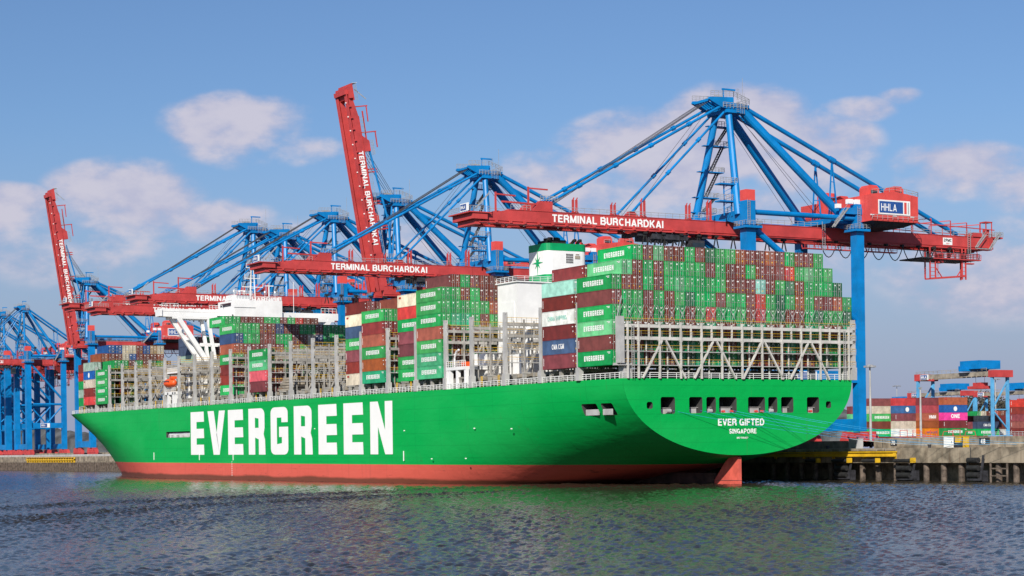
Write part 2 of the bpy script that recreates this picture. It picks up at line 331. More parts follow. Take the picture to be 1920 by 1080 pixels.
def river_mesh():
    """wind waves as real geometry across the near basin, calm sheet a little lower beyond"""
    rs = np.random.RandomState(11); d = [60.0]
    while d[-1] < 1050: d.append(d[-1]+(.30 if d[-1] < 130 else .42 if d[-1] < 330 else .42+(d[-1]-330)*.012))
    d = np.array(d); nu = 560; u = np.linspace(-.36, .36, nu)
    D = np.repeat(d[:, None], nu, 1); U = D*u[None, :]
    X = CAM.x+D*_f.x+U*_r0.x; Y = CAM.y+D*_f.y+U*_r0.y; Z = np.zeros_like(X)
    th0 = 2.6; n = 54; lam = .85*(4.6/.85)**rs.rand(n); th = th0+rs.randn(n)*.75; ph = rs.rand(n)*6.283; sl = (.75+.5*rs.rand(n))*np.where(lam < 1.8, 1.0, .26)
    sl *= .245*np.sqrt(2)/np.sqrt((sl**2).sum())
    for l_, t_, p_, s_ in zip(lam, th, ph, sl):
        k = 6.283/l_; Z += (s_/k)*np.sin(k*(X*np.cos(t_)+Y*np.sin(t_))+p_+.8*np.sin(.05*(X*np.sin(t_)-Y*np.cos(t_))+p_*3))
    gust_shade = 1+.30*np.sin(X*.043+1.3*np.sin(Y*.021))*np.sin(Y*.055-X*.017+.7)
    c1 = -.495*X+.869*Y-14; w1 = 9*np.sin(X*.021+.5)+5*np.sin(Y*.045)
    for off, wd in ((-31, 8.0), (-2, 6.5)): gust_shade += 1.5*np.exp(-((c1+w1+off)/wd)**2)  # steeper waves along the same two bands, imitating the shadow streaks
    Z *= gust_shade
    V = np.stack([X, Y, Z], -1).reshape(-1, 3); nr = len(d); i = np.arange((nr-1)*nu).reshape(nr-1, nu)[:, :-1].ravel()
    F = np.stack([i, i+1, i+nu+1, i+nu], -1)
    k0 = len(V); V = np.vstack([V, [(-2500, -700, -.5), (36.75, -700, -.5), (36.75, 4200, -.5), (-2500, 4200, -.5)]]); F = np.vstack([F, [(k0, k0+1, k0+2, k0+3)]])
    me = bpy.data.meshes.new('river'); me.vertices.add(len(V)); me.vertices.foreach_set('co', V.astype(np.float32).ravel())
    me.loops.add(F.size); me.loops.foreach_set('vertex_index', F.astype(np.int32).ravel()); me.polygons.add(len(F))
    me.polygons.foreach_set('loop_start', np.arange(0, F.size, 4, dtype=np.int32)); me.polygons.foreach_set('loop_total', np.full(len(F), 4, dtype=np.int32))
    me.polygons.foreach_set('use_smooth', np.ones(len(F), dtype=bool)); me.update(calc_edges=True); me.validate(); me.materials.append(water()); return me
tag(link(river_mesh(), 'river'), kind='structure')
mb = MB(); mb.quad((44.6, -900, 8.2), (6000, -900, 8.2), (6000, 9000, 8.2), (44.6, 9000, 8.2)); mb.quad((-2500, 4200, .5), (36.75, 4200, .5), (36.75, 9000, .5), (-2500, 9000, .5))
tag(mb.build('terminal_ground', M_ASPH), kind='structure')
# quay apron and its river wall: deck slab on piles on the right, sheet wall further up river
QX = 36.8
mb = MB(); mb.box(QX, -260, 3.7, 44.6, 1500, 6.72)
q = tag(mb.build('quay_wall', M_CONC), 'long weathered concrete quay wall along the river edge', 'quay')
mb = MB()
for y in range(-250, 60, 25): mb.box(QX-.05, y, 3.72, QX+.02, y+.16, 6.70)
mb.build('joint', M_DARK, q)
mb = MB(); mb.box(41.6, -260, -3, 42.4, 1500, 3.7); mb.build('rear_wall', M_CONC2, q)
mb = MB()
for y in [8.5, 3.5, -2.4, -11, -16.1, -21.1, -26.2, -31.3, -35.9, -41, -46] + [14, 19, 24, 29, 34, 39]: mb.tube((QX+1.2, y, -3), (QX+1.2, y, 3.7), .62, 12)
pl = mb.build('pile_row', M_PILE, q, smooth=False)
mb = MB()
for i in range(110):
    y = 330+i*3.4; mb.box(QX-.75, y, -2, QX-.1, y+1.7, 3.95)
mb.build('sheet_piling', M_PILE, q)
mb = MB(); mb.box(QX-.25, 330, 3.95, QX-.02, 1200, 4.5); mb.build('fender_beam', M_CONC2, q)
mb = MB()
mb.box(44, -260, 6.72, 44.6, 11.8, 8.85); mb.box(44, 17, 6.72, 44.6, 1500, 8.4)
fw = tag(mb.build('flood_wall', M_CONC), 'set-back concrete flood wall running along the top of the quay', 'wall')
mb = MB()
for y in range(-255, 10, 12): mb.box(43.97, y, 6.75, 44.0, y+.12, 8.84)
mb.build('joint', M_DARK, fw)
mb = MB(); mb.quad((43.9, -19.9, 7.2), (43.9, -22.9, 7.2), (43.9, -22.9, 8.6), (43.9, -19.9, 8.6))
s_ = mb.build('number_plate', M_DARK, fw); put_text('48', .95, (43.86, -20.4, 7.42), (0, -1, 0), (0, 0, 1), M_LET, parent=s_, bold=.04)
mb = MB(); mb.quad((43.9, 6.4, 7.2), (43.9, 4.4, 7.2), (43.9, 4.4, 8.5), (43.9, 6.4, 8.5))
s_ = mb.build('number_plate', M_DARK, fw); put_text('70', .9, (43.86, 6.1, 7.4), (0, -1, 0), (0, 0, 1), M_LET, parent=s_, bold=.04)
mb = MB(); [mb.box(39, y, 6.72, 39.5, y+5.4, 7.7) for y in range(500, 720, 6) if y % 24]
tag(mb.build('quay_barrier', M_LGREY), 'row of low pale barrier blocks on the quay below the left cranes', 'barrier')
def cabinet(y, w_, h, m, label, name='cabinet'):
    mb = MB(); mb.box(39.4, y-w_, 6.72, 41.2, y, 6.72+h); mb.box(39.3, y-w_-.08, 6.72+h, 41.3, y+.08, 6.80+h)
    o = tag(mb.build(name, m), label, 'cabinet')
    mb = MB(); mb.box(39.36, y-w_+.15, 6.85, 39.4, y-.15, 6.55+h); mb.build('door', m, o)
    mb = MB(); mb.box(39.33, y-w_+.3, 7.6, 39.36, y-w_+.42, 8.0); mb.build('handle', M_DARK, o); return o
cabinet(14.6, 2.6, 2.1, M_LGREY, 'pale grey steel cabinet standing on the quay beside the stern')
cabinet(-14.6, 2.7, 2.15, M_WHITE, 'white steel cabinet standing on the quay beside a yellow and black box')
o = cabinet(-17.7, 2.2, 2.15, M_YEL, 'yellow box with black louvres standing on the quay by the white cabinet', 'switch_box')
mb = MB(); mb.box(39.30, -19.9, 6.75, 39.36, -17.7, 7.7); mb.box(39.30, -20.05, 6.75, 39.37, -19.8, 8.87); mb.box(39.30, -17.85, 6.75, 39.37, -17.6, 8.87); mb.build('black_panel', M_DARK, o)
# yellow guard beam with roller fenders
mb = MB(); mb.box(QX-1.2, -3.8, 5.15, QX-.4, 62, 5.75); mb.box(QX-1.5, -3.9, 5.85, QX-.2, 62, 6.1); mb.box(QX-1.45, -3.8, 5.0, QX-.4, 62, 5.12)
g = tag(mb.build('guard_beam', M_YEL), 'long yellow guard beam fixed along the quay edge behind the stern', 'guard beam')
mb = MB()
for y in (-3.5, 6, 16, 26, 36, 46, 56): mb.box(QX-.4, y, 4.6, QX, y+.6, 6.1)
mb.build('bracket', M_YEL, g)
mb = MB(); mb.rail([(QX-.6, -3.8, 6.15), (QX-.6, 40, 6.15)], .5, 3, .04); mb.build('handrail', M_STEEL, g)
mb = MB(); mb.box(QX-1.2, 560, 4.9, QX-.3, 640, 5.5); mb.box(QX-1.4, 560, 6.1, QX-.2, 640, 6.35)
for i in range(20): mb.box(QX-1.0, 560+i*4.1, 3.9, QX-.3, 561+i*4.1, 6.1)
tag(mb.build('guard_beam', M_YEL), 'yellow slatted guard beam on the quay below the bow', 'guard beam')
def fender(y0, y1, top, style, label):
    o = empty('fender', (QX-.9, (y0+y1)/2, 0), label, 'fender', 'fenders on the quay wall'); h = (y0-y1)/2
    mb = MB()
    mb.beam((-.5, h, .3), (-.1, h+.5, top), .35, .35); mb.beam((-.5, -h, .3), (-.1, -h-.4, top+.6), .35, .35)
    mb.beam((-.5, -h, .5), (-.5, h, .5), .5, .5); mb.beam((-.5, h, 1.6), (-.5, -h, 1.4), .3, .3); mb.box(-.1, -h-.6, .1, .9, h*.2, 2.2)
    mb.build('frame', M_DARK, o)
    for z in ((1.35, 2.7, 4.2) if style else (1.2, 2.6)):
        mb = MB(); mb.tube((-.75, -h*.85, z), (-.75, h*.85, z), .55, 14); mb.build('roller', M_BLACK, o, smooth=False)
    if not style:
        mb = MB(); mb.tube((-.9, -h*1.15, 4.15), (-.9, h*1.2, 4.15), .38, 12); mb.build('bumper_roll', M_BLACK, o)
        mb = MB(); mb.box(-1.3, -h*1.15-.5, 3.75, -.2, -h*1.15, 4.75); mb.box(-.5, -h*1.15, 3.75, -.2, h*1.2, 3.9); mb.build('end_plate', M_YEL, o)
fender(14.3, 10.0, 3.6, 0, 'black roller fender with yellow end plate nearest the green stern')
fender(-5.2, -9.6, 3.6, 0, 'black roller fender with yellow end plate below the end of the guard beam')
fender(-25.6, -29.0, 4.6, 1, 'tall stack of three black rollers on the open quay wall at right')
for y0, y1, lb in ((5.4, 1.0, 'black roll on a yellow bracket between the two roller fenders'), (24, 20.2, 'black roll on a yellow bracket half hidden in the shade of the stern')):
    o = empty('bumper', (QX-.9, (y0+y1)/2, 0), lb, 'bumper', 'black bumper rolls under the guard beam'); h = (y0-y1)/2
    mb = MB(); mb.tube((-.6, -h, 4.15), (-.6, h, 4.15), .38, 12); mb.build('roll', M_BLACK, o)
    mb = MB(); mb.box(-1.0, -h-.5, 3.75, 0, -h, 4.7); mb.box(-.3, -h, 3.75, 0, h, 3.95); mb.build('bracket', M_YEL, o)
mb = MB()
for y in (-7.5, -3.2, -30.6, -35.0): mb.tube((QX-.3, y, -2), (QX-.3, y, 3.6), .22, 8)
for y in (-7.5, -35.0): mb.beam((QX-.3, y, 1.2), (QX-.3, y+4.3, 1.2), .25, .25); mb.beam((QX-.3, y, 2.6), (QX-.3, y+4.3, 2.6), .25, .25)
tag(mb.build('mooring_posts', M_PILE), 'dark steel guide posts and rails in front of the quay piles', 'guide posts')
for i, (y, lb) in enumerate(((20, 'low black bollard on the quay edge by the pale grey cabinet'), (-12, 'low black bollard on the quay edge holding the pale rope near the white cabinet'))):
    mb = MB(); mb.tube((38, y, 6.72), (38, y, 7.25), .3, 12); mb.tube((38, y, 7.2), (38, y, 7.4), .48, 12, r2=.4)
    tag(mb.build('bollard', M_DARK), lb, 'bollard')

# ------------------------------------------------------------------ the ship
TR = .0029                                         # stern trim: the bow rides slightly higher
ship = empty('container_ship', (0, 0, 0), 'huge green container ship with red waterline moored stern first at the quay', 'container ship'); ship.rotation_euler = (TR, 0, 0)
def S(x, y, z): return (x, y, z+TR*y)
HD = 20.8; HB = 29.4
def lerp(t, pts):
    for (a, va), (b, vb) in zip(pts, pts[1:]):
        if t <= b: return va+(vb-va)*max(0, (t-a)/(b-a))
    return pts[-1][1]
def half(y, z):
    if y < 200:
        B = lerp(y, [(0, 28.05), (8, 28.7), (22, 29.4)]); zk = lerp(y, [(0, 5.8), (10, 4.3), (20, 2.7), (30, 1.1), (45, -1.5), (60, -4.2), (80, -7.8), (100, -11.5), (300, -11.5)])
        n = lerp(y, [(0, 2.05), (5, 2.15), (15, 2.35), (30, 2.55), (45, 2.85), (60, 3.3), (80, 4.2), (110, 8), (400, 8)])
        v = min(1, max(0, (HD-z)/(HD-zk)))
        return B*max(0, 1-v**n)**(1/n)
    t = max(0, min(1, z/20.8)); ye = 378+19*t; pw = 1.9+.5*t
    ys = lerp(z, [(-3, 240), (0, 248), (3.7, 257), (5.7, 263), (9.1, 275), (13.2, 294), (17.5, 317), (20.8, 334)])
    if y <= ys: return HB
    if y >= ye: return 0.0
    return HB*(1-((y-ys)/(ye-ys))**pw)
def hull_mat():
    m = bpy.data.materials.new('hull_paint'); m.use_nodes = True; t = NT(m.node_tree); b = t.n['Principled BSDF']
    tc = t.new('ShaderNodeTexCoord'); v = tc.outputs['Object']; sp = t.new('ShaderNodeSeparateXYZ'); t.l.new(v, sp.inputs[0])
    n = t.noise(t.mapping(v, (.05, .05, .12)), 1.0, 5, .6)
    green = t.mix(n, (.0, .33, .058, 1), (.0, .39, .074, 1))
    red = t.mix(n, (.60, .095, .065, 1), (.70, .135, .098, 1))
    st = t.noise(t.mapping(v, (.9, .9, .05)), 1.0, 5, .65)
    sc = t.noise(t.mapping(v, (.25, .12, .9)), 1.0, 6, .7)
    red = t.mix(t.math('MULTIPLY', t.smooth(st, .55, .75), .22), red, (.16, .05, .04, 1))
    red = t.mix(t.math('MULTIPLY', t.smooth(sc, .61, .70), .7), red, (.10, .03, .03, 1))
    green = t.mix(t.math('MULTIPLY', t.smooth(st, .58, .8), .16), green, (.02, .12, .04, 1))
    green = t.mix(t.math('MULTIPLY', t.math('MULTIPLY', t.smooth(sc, .64, .72), .55), t.smooth(sp.outputs[2], 9.5, 4.5)), green, (.03, .09, .03, 1))
    # plate seams
    fz = t.math('FRACT', t.math('MULTIPLY', sp.outputs[2], .36)); fy = t.math('FRACT', t.math('MULTIPLY', sp.outputs[1], .083))
    seam = t.math('MAXIMUM', t.math('LESS_THAN', fz, .045), t.math('LESS_THAN', fy, .014))
    green = t.mix(t.math('MULTIPLY', seam, .28), green, (.0, .12, .03, 1)); red = t.mix(t.math('MULTIPLY', seam, .10), red, (.2, .03, .02, 1))
    wet = t.smooth(t.math('ADD', sp.outputs[2], t.math('MULTIPLY', t.math('SUBTRACT', n, .5), 1.6)), .35, 1.1, .85, 0.0)
    red = t.mix(wet, red, (.10, .045, .025, 1))
    rust = t.noise(t.mapping(v, (1.4, .55, .035)), 1.0, 4, .6)
    green = t.mix(t.math('MULTIPLY', t.smooth(rust, .64, .74), .35), green, (.05, .13, .04, 1))
    pt = t.noise(t.mapping(v, (.02, .035, .09)), 1.0, 2, .4); green = t.mix(t.math('MULTIPLY', t.smooth(pt, .45, .62), .22), green, (.03, .44, .11, 1))
    edge = t.math('LESS_THAN', sp.outputs[2], t.math('ADD', 4.02, t.math('MULTIPLY', sc, .06)))
    t.l.new(t.mix(edge, green, red), b.inputs['Base Color'])
    bp = t.new('ShaderNodeBump'); bp.inputs['Strength'].default_value = .2; bp.inputs['Distance'].default_value = .7
    t.l.new(t.noise(t.mapping(v, (.3, .16, .36)), 1.0, 3, .55), bp.inputs['Height']); t.l.new(bp.outputs[0], b.inputs['Normal'])
    b.inputs['Roughness'].default_value = .5; b.inputs['Specular IOR Level'].default_value = .2
    return m
M_HULL = hull_mat(); M_RECESS = mat('mooring_deck_shade', (.055, .055, .055), .7, .15, .6, streak=.2)  # darkness inside the hull openings is put into this near-black colour
ST = [0, 2, 4, 6, 8, 10, 13, 16, 20, 24, 28, 33, 38, 45, 52, 60, 70, 80, 95, 110, 150, 199.9, 230, 245, 255, 265, 275, 285, 295, 305, 315, 325, 335, 343, 350, 357, 363, 369, 374, 379, 383, 387, 390, 393, 395.5, 396.9]
NZ = 26
verts, faces = [], []
def zk_of(y): return max(-3.0, lerp(y, [(0, 5.8), (10, 4.3), (20, 2.7), (30, 1.1), (45, -1.5), (60, -4.2), (400, -4.2)]))
for y in ST:
    zb = zk_of(y)
    for side in (-1, 1):
        for j in range(NZ):
            s_ = math.sin(j/(NZ-1)*math.pi/2)
            z = HD-(HD-zb)*s_
            verts.append((side*half(y, z), min(y, 378+19*max(0, min(1, z/20.8))-.1), z))
rowN = 2*NZ
for i in range(len(ST)-1):
    a, b = i*rowN, (i+1)*rowN
    for j in range(NZ-1):
        faces.append((a+j, a+j+1, b+j+1, b+j)); faces.append((a+NZ+j, b+NZ+j, b+NZ+j+1, a+NZ+j+1))
    faces.append((a, b, b+NZ, a+NZ)); faces.append((a+NZ-1, a+2*NZ-1, b+2*NZ-1, b+NZ-1))
faces.append(tuple(range(NZ))+tuple(NZ+j for j in range(NZ-1, -1, -1)))
e_ = (len(ST)-1)*rowN; faces.append(tuple(e_+j for j in range(NZ-1, -1, -1))+tuple(e_+NZ+j for j in range(NZ)))
me = bpy.data.meshes.new('hull'); me.from_pydata(verts, [], faces)
bm = bmesh.new(); bm.from_mesh(me); bmesh.ops.remove_doubles(bm, verts=bm.verts, dist=.01); bmesh.ops.dissolve_degenerate(bm, edges=bm.edges, dist=.005); bmesh.ops.recalc_face_normals(bm, faces=bm.faces); bm.to_mesh(me); bm.free()
me.materials.append(M_HULL); me.materials.append(M_RECESS)
tmp = bpy.data.objects.new('hull_tmp', me); COL.objects.link(tmp)
mb = MB()
def cutbox(x0, y0, z0, x1, y1, z1, axis):
    """rounded-corner opening"""
    c = .28; a0, a1, b0, b1 = (x0, x1, z0, z1) if axis == 'y' else (y0, y1, z0, z1)
    pts = [(a0+c, b0), (a1-c, b0), (a1, b0+c), (a1, b1-c), (a1-c, b1), (a0+c, b1), (a0, b1-c), (a0, b0+c)]
    if axis == 'y': mb.prism([(a, y0, b) for a, b in pts], (0, y1-y0, 0), 1)
    else: mb.prism([(x0, a, b) for a, b in pts], (x1-x0, 0, 0), 1)
OPEN = [(-22.7, 14.95, -21.3, 16.3), (-19.45, 14.0, -16.1, 17.25), (-12.75, 14.1, -9.6, 17.26), (-8.65, 14.15, -6.35, 17.27), (-5.6, 14.15, -1.3, 17.28), (1.5, 14.15, 5.7, 17.3), (6.5, 14.15, 8.8, 17.3), (9.75, 14.15, 12.85, 17.3), (16.3, 14.1, 19.45, 17.3), (21.2, 15.05, 22.55, 16.45)]
for x0, z0, x1, z1 in OPEN: cutbox(x0, -2, z0, x1, 4.5, z1, 'y')
cutbox(-32, 9.6, 13.9, -24.6, 14.5, 16.2, 'x'); cutbox(-32, 4.85, 13.9, -24.6, 8.3, 16.2, 'x')
cutbox(-32, 230.3, 11.65, -27.6, 250.9, 13.45, 'x')
cut = mb.build('cut_tmp', [M_HULL, M_RECESS])
bo = tmp.modifiers.new('b', 'BOOLEAN'); bo.operation = 'DIFFERENCE'; bo.solver = 'EXACT'; bo.object = cut; bo.material_mode = 'INDEX'
dg = bpy.context.evaluated_depsgraph_get(); hm = bpy.data.meshes.new_from_object(tmp.evaluated_get(dg)); hm.name = 'hull'
bpy.data.objects.remove(tmp); bpy.data.objects.remove(cut)
# smooth the curved shell, keep deck, transom and openings sharp
for p_ in hm.polygons: p_.use_smooth = (p_.material_index == 0 and abs(p_.normal.z) < .999 and p_.normal.y > -.98 and len(p_.vertices) <= 6)
hull = link(hm, 'hull', ship)
bm = bmesh.new(); bm.from_mesh(hm)
for e in bm.edges:
    if len(e.link_faces) == 2 and e.calc_face_angle(0) > R(28): e.smooth = False
bm.to_mesh(hm); bm.free()
# painted names
mb = MB(); wordmark(mb, (-29.45, 229.5, 6.45), (0, -1, 0), (0, 0, 1), 133.5, 12.55); mb.build('company_lettering', M_LET, hull)
put_text('EVER GIFTED', 1.32, (-5.9, -.05, 11.66), (1, 0, 0), (0, 0, 1), M_LET, 'name_lettering', hull, 11.3, .035)
put_text('SINGAPORE', .92, (-3.25, -.05, 10.07), (1, 0, 0), (0, 0, 1), M_LET, 'port_lettering', hull, 6.7, .03)
put_text('IMO 9786827', .34, (-1.4, -.05, 9.06), (1, 0, 0), (0, 0, 1), M_LET, 'number_lettering', hull, 2.75, .03)
mb = MB()                                          # draught marks and small plates along the side
for y in (90, 196, 222.5, 262): mb.box(-29.5, y, 4.9, -29.42, y+.35, 7.2)
for y, z in ((89.5, 11.8), (40, 11.6), (56, 11.9), (76, 5.3), (140, 12.9), (120, 12.2), (100, 8), (60, 5.4)): mb.box(-29.5, y, z, -29.35, y+.5, z+.22)
for i in range(7): mb.box(-29.5, 197, .6+i*.62, -29.42, 197.25, .85+i*.62)
mb.build('hull_marks', M_LET, hull)
mb = MB()
for y0, y1 in ((9.7, 14.4), (4.9, 8.2)): mb.box(-27.4, y0, 13.95, -27.2, y1, 15.0); mb.beam((-27.3, y0, 15.05), (-27.3, y1, 15.05), .1, .1)
for x0, z0, x1, z1 in OPEN:
    if x1-x0 > 2: mb.box(x0+.1, 1.6, z0+.02, x1-.35, 1.8, z0+.95); mb.beam((x0, 1.5, z0+1.15), (x1, 1.5, z0+1.15), .09, .09)
mb.build('bulwark', M_LGREY, hull)
mb = MB()
for x in (-4.2, -2.2, 3.9, 5.3, 17.6): mb.tube((x, .15, 14.45), (x, .9, 14.45), .24, 10)
mb.build('roller_fairlead', M_CAP, hull)
mb = MB()
for x in (-7.4, 7.6, -17.2): mb.tube((x-.5, .7, 14.55), (x+.5, .7, 14.55), .42, 12)
mb.build('mooring_winch', M_LGREY, hull)
mb = MB(); mb.box(-28.6, 230.5, 12.6, -28.4, 250.5, 13.1); mb.rail([(-28.9, 231, 11.7), (-28.9, 250, 11.7)], .85, .9, .05)
for i in range(16): mb.box(-28.9, 232+i*1.1, 11.7, -28.8, 232.25+i*1.1, 12.5)
mb.build('gangway', M_WHITE, hull)
# rudder and stern frame
mb = MB(); mb.prism([(-.45, 1.0, -3), (-.45, 1.0, 5.4), (-.45, 2.6, 5.9), (-.45, 5.0, 4.6), (-.45, 8.8, .8), (-.45, 9.0, -3)], (.9, 0, 0)); mb.build('rudder', M_RUDDER, ship)  # forward edge cut along the shadow line; shaded part left out
mb = MB(); mb.box(-.5, .98, .72, .5, 8.5, .80); mb.build('rudder_seam', M_DARK, ship)
mb = MB(); mb.prism([(-.4, 9.3, -3), (.4, 9.3, -3), (2.0, 40, -3), (3, 60, -3), (-3, 60, -3), (-2.0, 40, -3)], (0, 0, 5.2)); mb.build('skeg', mat('shaded_antifouling', (.06, .028, .022), .8, .25, .6), ship)  # shade under the stern overhang is put into the skeg's dark colour
# deck rail
mb = MB(); pts = [(-half(y, HD)+.15, y, HD) for y in [1.2]+list(range(20, 340, 20))+[345, 352]]
mb.rail(pts, 1.15, 1.55, .055, mids=2)
mb.rail([(-27.9, .25, HD), (27.9, .25, HD)], 1.15, 2.1, .055, mids=2); mb.build('deck_railing', M_WHITE, ship)
mb = MB(); mb.box(-27.6, .3, HD, -25.9, 1.6, 23.4); mb.box(-29.3, .4, 23.3, -25.6, 1.8, 23.75); mb.box(26.2, .3, HD, 28.2, 1.6, 23.6); mb.box(-27.6, 1.6, HD, -27.2, 2.2, 23.4); mb.build('bridge_foot', M_LGREY, ship)
# hatch coamings, hatch covers, stanchions
POST = [0.2, 14.1, 28.5, 43.2, 57.8, 69.7, 84.1, 98.6, 113.1, 127.5, 141.8, 156.0, 170.2, 184.5, 198.4, 212.8, 226.8, 240.1, 252.6, 266.2, 279.8, 293.1, 306.3, 319.9, 333.6, 346.0]
Z1 = 32.11-3*2.896
for i in range(1, 25):
    y0, y1 = POST[i]+.9, POST[i+1]-.5; hb = min(half(y1, HD)-3.2, 26.2)
    mb = MB(); mb.box(-hb, y0+.3, HD, hb, y1-.3, 22.3); mb.box(-hb-1.2, y0+.6, HD, -hb, y1-.6, 21.5); mb.build('hatch_coaming', M_DGREY, ship)
    mb = MB(); mb.box(-hb-.3, y0, 22.5, -.2, y1, 23.25); mb.box(.2, y0, 22.5, hb+.3, y1, 23.25)
    for k in range(9): yy = y0+(y1-y0)*(k+.5)/9; mb.box(-hb-.42, yy, 22.45, -hb-.3, yy+.35, 23.0)
    mb.build('hatch_cover', M_HATCH, ship)
    mb = MB()
    ym = (y0+y1)/2; ho = half(y1, HD)-.55
    mb.box(-ho, ym-.4, HD, -ho+.55, ym+.4, 23.3); mb.box(-ho-.1, ym-.55, 23.0, -ho+1.4, ym+.55, 23.35); mb.box(-ho+.5, y0+1.5, HD, -ho+.9, y0+2.0, 23); mb.box(-ho+.5, y1-2, HD, -ho+.9, y1-1.5, 23)
    for k in range(5): a = random.uniform(y0+.5, y1-1.5); mb.box(-ho+1.0, a, HD+random.uniform(0, .8), -ho+1.6, a+random.uniform(.4, 1.4), HD+random.uniform(1, 2.2))
    mb.tube((-ho+.8, y0, 22.0), (-ho+.8, y1, 22.0), .13, 6); mb.tube((-ho+.6, y0, 21.4), (-ho+.6, y1, 21.4), .1, 6)
    mb.build('stanchion', M_GREY, ship)
    mb = MB()
    for yy in (y0+2.6, y1-3.2): mb.box(-ho+.3, yy, HD, -ho+.42, yy+.1, 23.2); mb.box(-ho+.3, yy+.5, HD, -ho+.42, yy+.6, 23.2); [mb.box(-ho+.3, yy, HD+.4*k, -ho+.4, yy+.6, HD+.4*k+.07) for k in range(6)]
    mb.build('ladder', M_YEL if i % 3 == 0 else M_GREY, ship)

# lashing bridges: one built low for the stern, one tall for the rest, then copied
PX = 2.464
def lashing_bridge(y, levels, ztop, stern=False):
    """levels: list of (z, kind) bottom to top; kind w = walkway, h = heavy beam"""
    fr = MB(); hr = MB(); wk = MB(); X0, X1 = -28.9, 28.9
    z0 = HD if stern else 22.9
    heavy = [z for z, k in levels if k == 'h']
    for z, k in levels:
        if k == 'h': fr.box(X0, -.55, z-.62, X1, -.25, z); fr.box(X0, .35, z-.62, X1, .6, z); wk.box(X0, -.25, z-.12, X1, 1.15 if stern and z < 30 else .35, z-.04)
        else: wk.box(X0, -.6, z-.14, X1, 1.15 if stern else .6, z)
        hr.beam((X0, -.62, z+1.1), (X1, -.62, z+1.1), .06, .06); hr.beam((X0, -.62, z+.6), (X1, -.62, z+.6), .03, .03)
        if not stern: hr.beam((X0, .62, z+1.1), (X1, .62, z+1.1), .035, .035)
    for z, k in levels:
        for i in range(25 if stern else 49): x = X0+(X1-X0)*i/(24 if stern else 48); hr.box(x-.035, -.65, z, x+.035, -.60, z+1.13, 1)
    rows = [-29.57+PX*i for i in range(1, 24)]
    for i, x in enumerate(rows):
        if i % 2 == 1 or stern and i in (0, 22):
            fr.box(x-.16, -.66, z0, x+.16, -.3, ztop-.9)
        else:
            fr.box(x-.12, -.60, heavy[0]-.6, x+.12, -.28, ztop-1.2)
        if not stern or i % 2 == 0: fr.box(x-.11, .40, z0, x+.11, .60, heavy[0])
        # gussets below the lower heavy beam
        if i % 2 == 1:
            for s in (-1, 1): fr.prism([(x+s*.2, -.6, heavy[0]-.75), (x+s*.5, -.6, heavy[0]-.62), (x+s*.2, -.6, heavy[0]-1.0)], (0, .3, 0))
    mg = M_PALE if stern else M_GREY
    o = fr.build('lashing_bridge', mg, ship, (0, y, 0))
    hr.build('yellow_handrail', [M_YEL, M_GREY], o); wk.build('walkway', M_LGREY, o)
    for x in ([-29.0, 29.0] if not stern else [28.5]):
        pm = MB(); pm.box(x-.36, -.55, 23.3, x+.36, .35, ztop); pm.box(x-.55, -.7, HD, x+.55, .55, 23.35)
        pm.box(x-.22, -.60, ztop-1.6, x+.22, -.55, ztop-.5); pm.box(x-.36, -.5, ztop, x-.2, .3, ztop+.5); pm.box(x+.2, -.5, ztop, x+.36, .3, ztop+.5)
        pm.build('outer_post', M_LGREY, o)
    if stern:
        pm = MB(); pm.box(-29.2, -.75, 23.7, -28.0, .5, ztop); pm.box(-28.9, -.80, 23.9, -28.6, -.74, 24.6); pm.build('outer_post', M_LGREY, o)
    apex = [-18.7, -6.6, 5.2, 17.0] if stern else [-19.6, -9.8, 0, 9.8, 19.6]
    for ax in apex:
        for s in (-1, 1):
            bmx = MB(); bmx.beam((ax+s*.45, -.45, heavy[0]-.7), (ax+s*5.0, -.45, z0+.05), .42 if stern else .3, .3); bmx.build('brace', mg, o)
    return o
sb = lashing_bridge(POST[0], [(23.4, 'w'), (26.05, 'w'), (28.8, 'h'), (31.15, 'h')], 32.6, True)
lad = MB()
for x in (-26.3, 25.6):
    for dx in (0, .5): lad.box(x+dx-.05, -.75, HD, x+dx+.05, -.68, 31)
    for k in range(24): lad.box(x-.05, -.74, HD+.3+k*.42, x+.55, -.69, HD+.36+k*.42)
lad.build('ladder', M_LGREY, sb)
tb = lashing_bridge(POST[1], [(25.7, 'w'), (28.5, 'w'), (31.55, 'h'), (34.0, 'h')], 35.65)
kids = {}
for c in bpy.data.objects:
    if c.parent: kids.setdefault(c.parent.name, []).append(c)
for y in POST[2:-2]:
    c = copy_tree(tb, ship, kids); c.location = (0, y, 0)
    if y > 320: c.scale = (.98, 1, 1)
for y, sx in ((POST[-2], .93), (POST[-1], .84)):
    c = copy_tree(tb, ship, kids); c.location = (0, y, 0); c.scale = (sx, 1, .9); c.location.z = 2
# lashing rods over the first tier above the stern bridge
mb = MB()
for i in range(23):
    x = -29.57+PX*i
    mb.beam((x+.15, .72, 31.3), (x+PX-.25, .84, 35.0), .07, .07); mb.beam((x+PX-.2, .72, 31.3), (x+.2, .84, 35.0), .07, .07)
mb.beam((-29.0, .3, 32.6), (-27.6, .8, 36.6), .14, .14)
mb.build('lashing_rods', M_STEEL, ship)

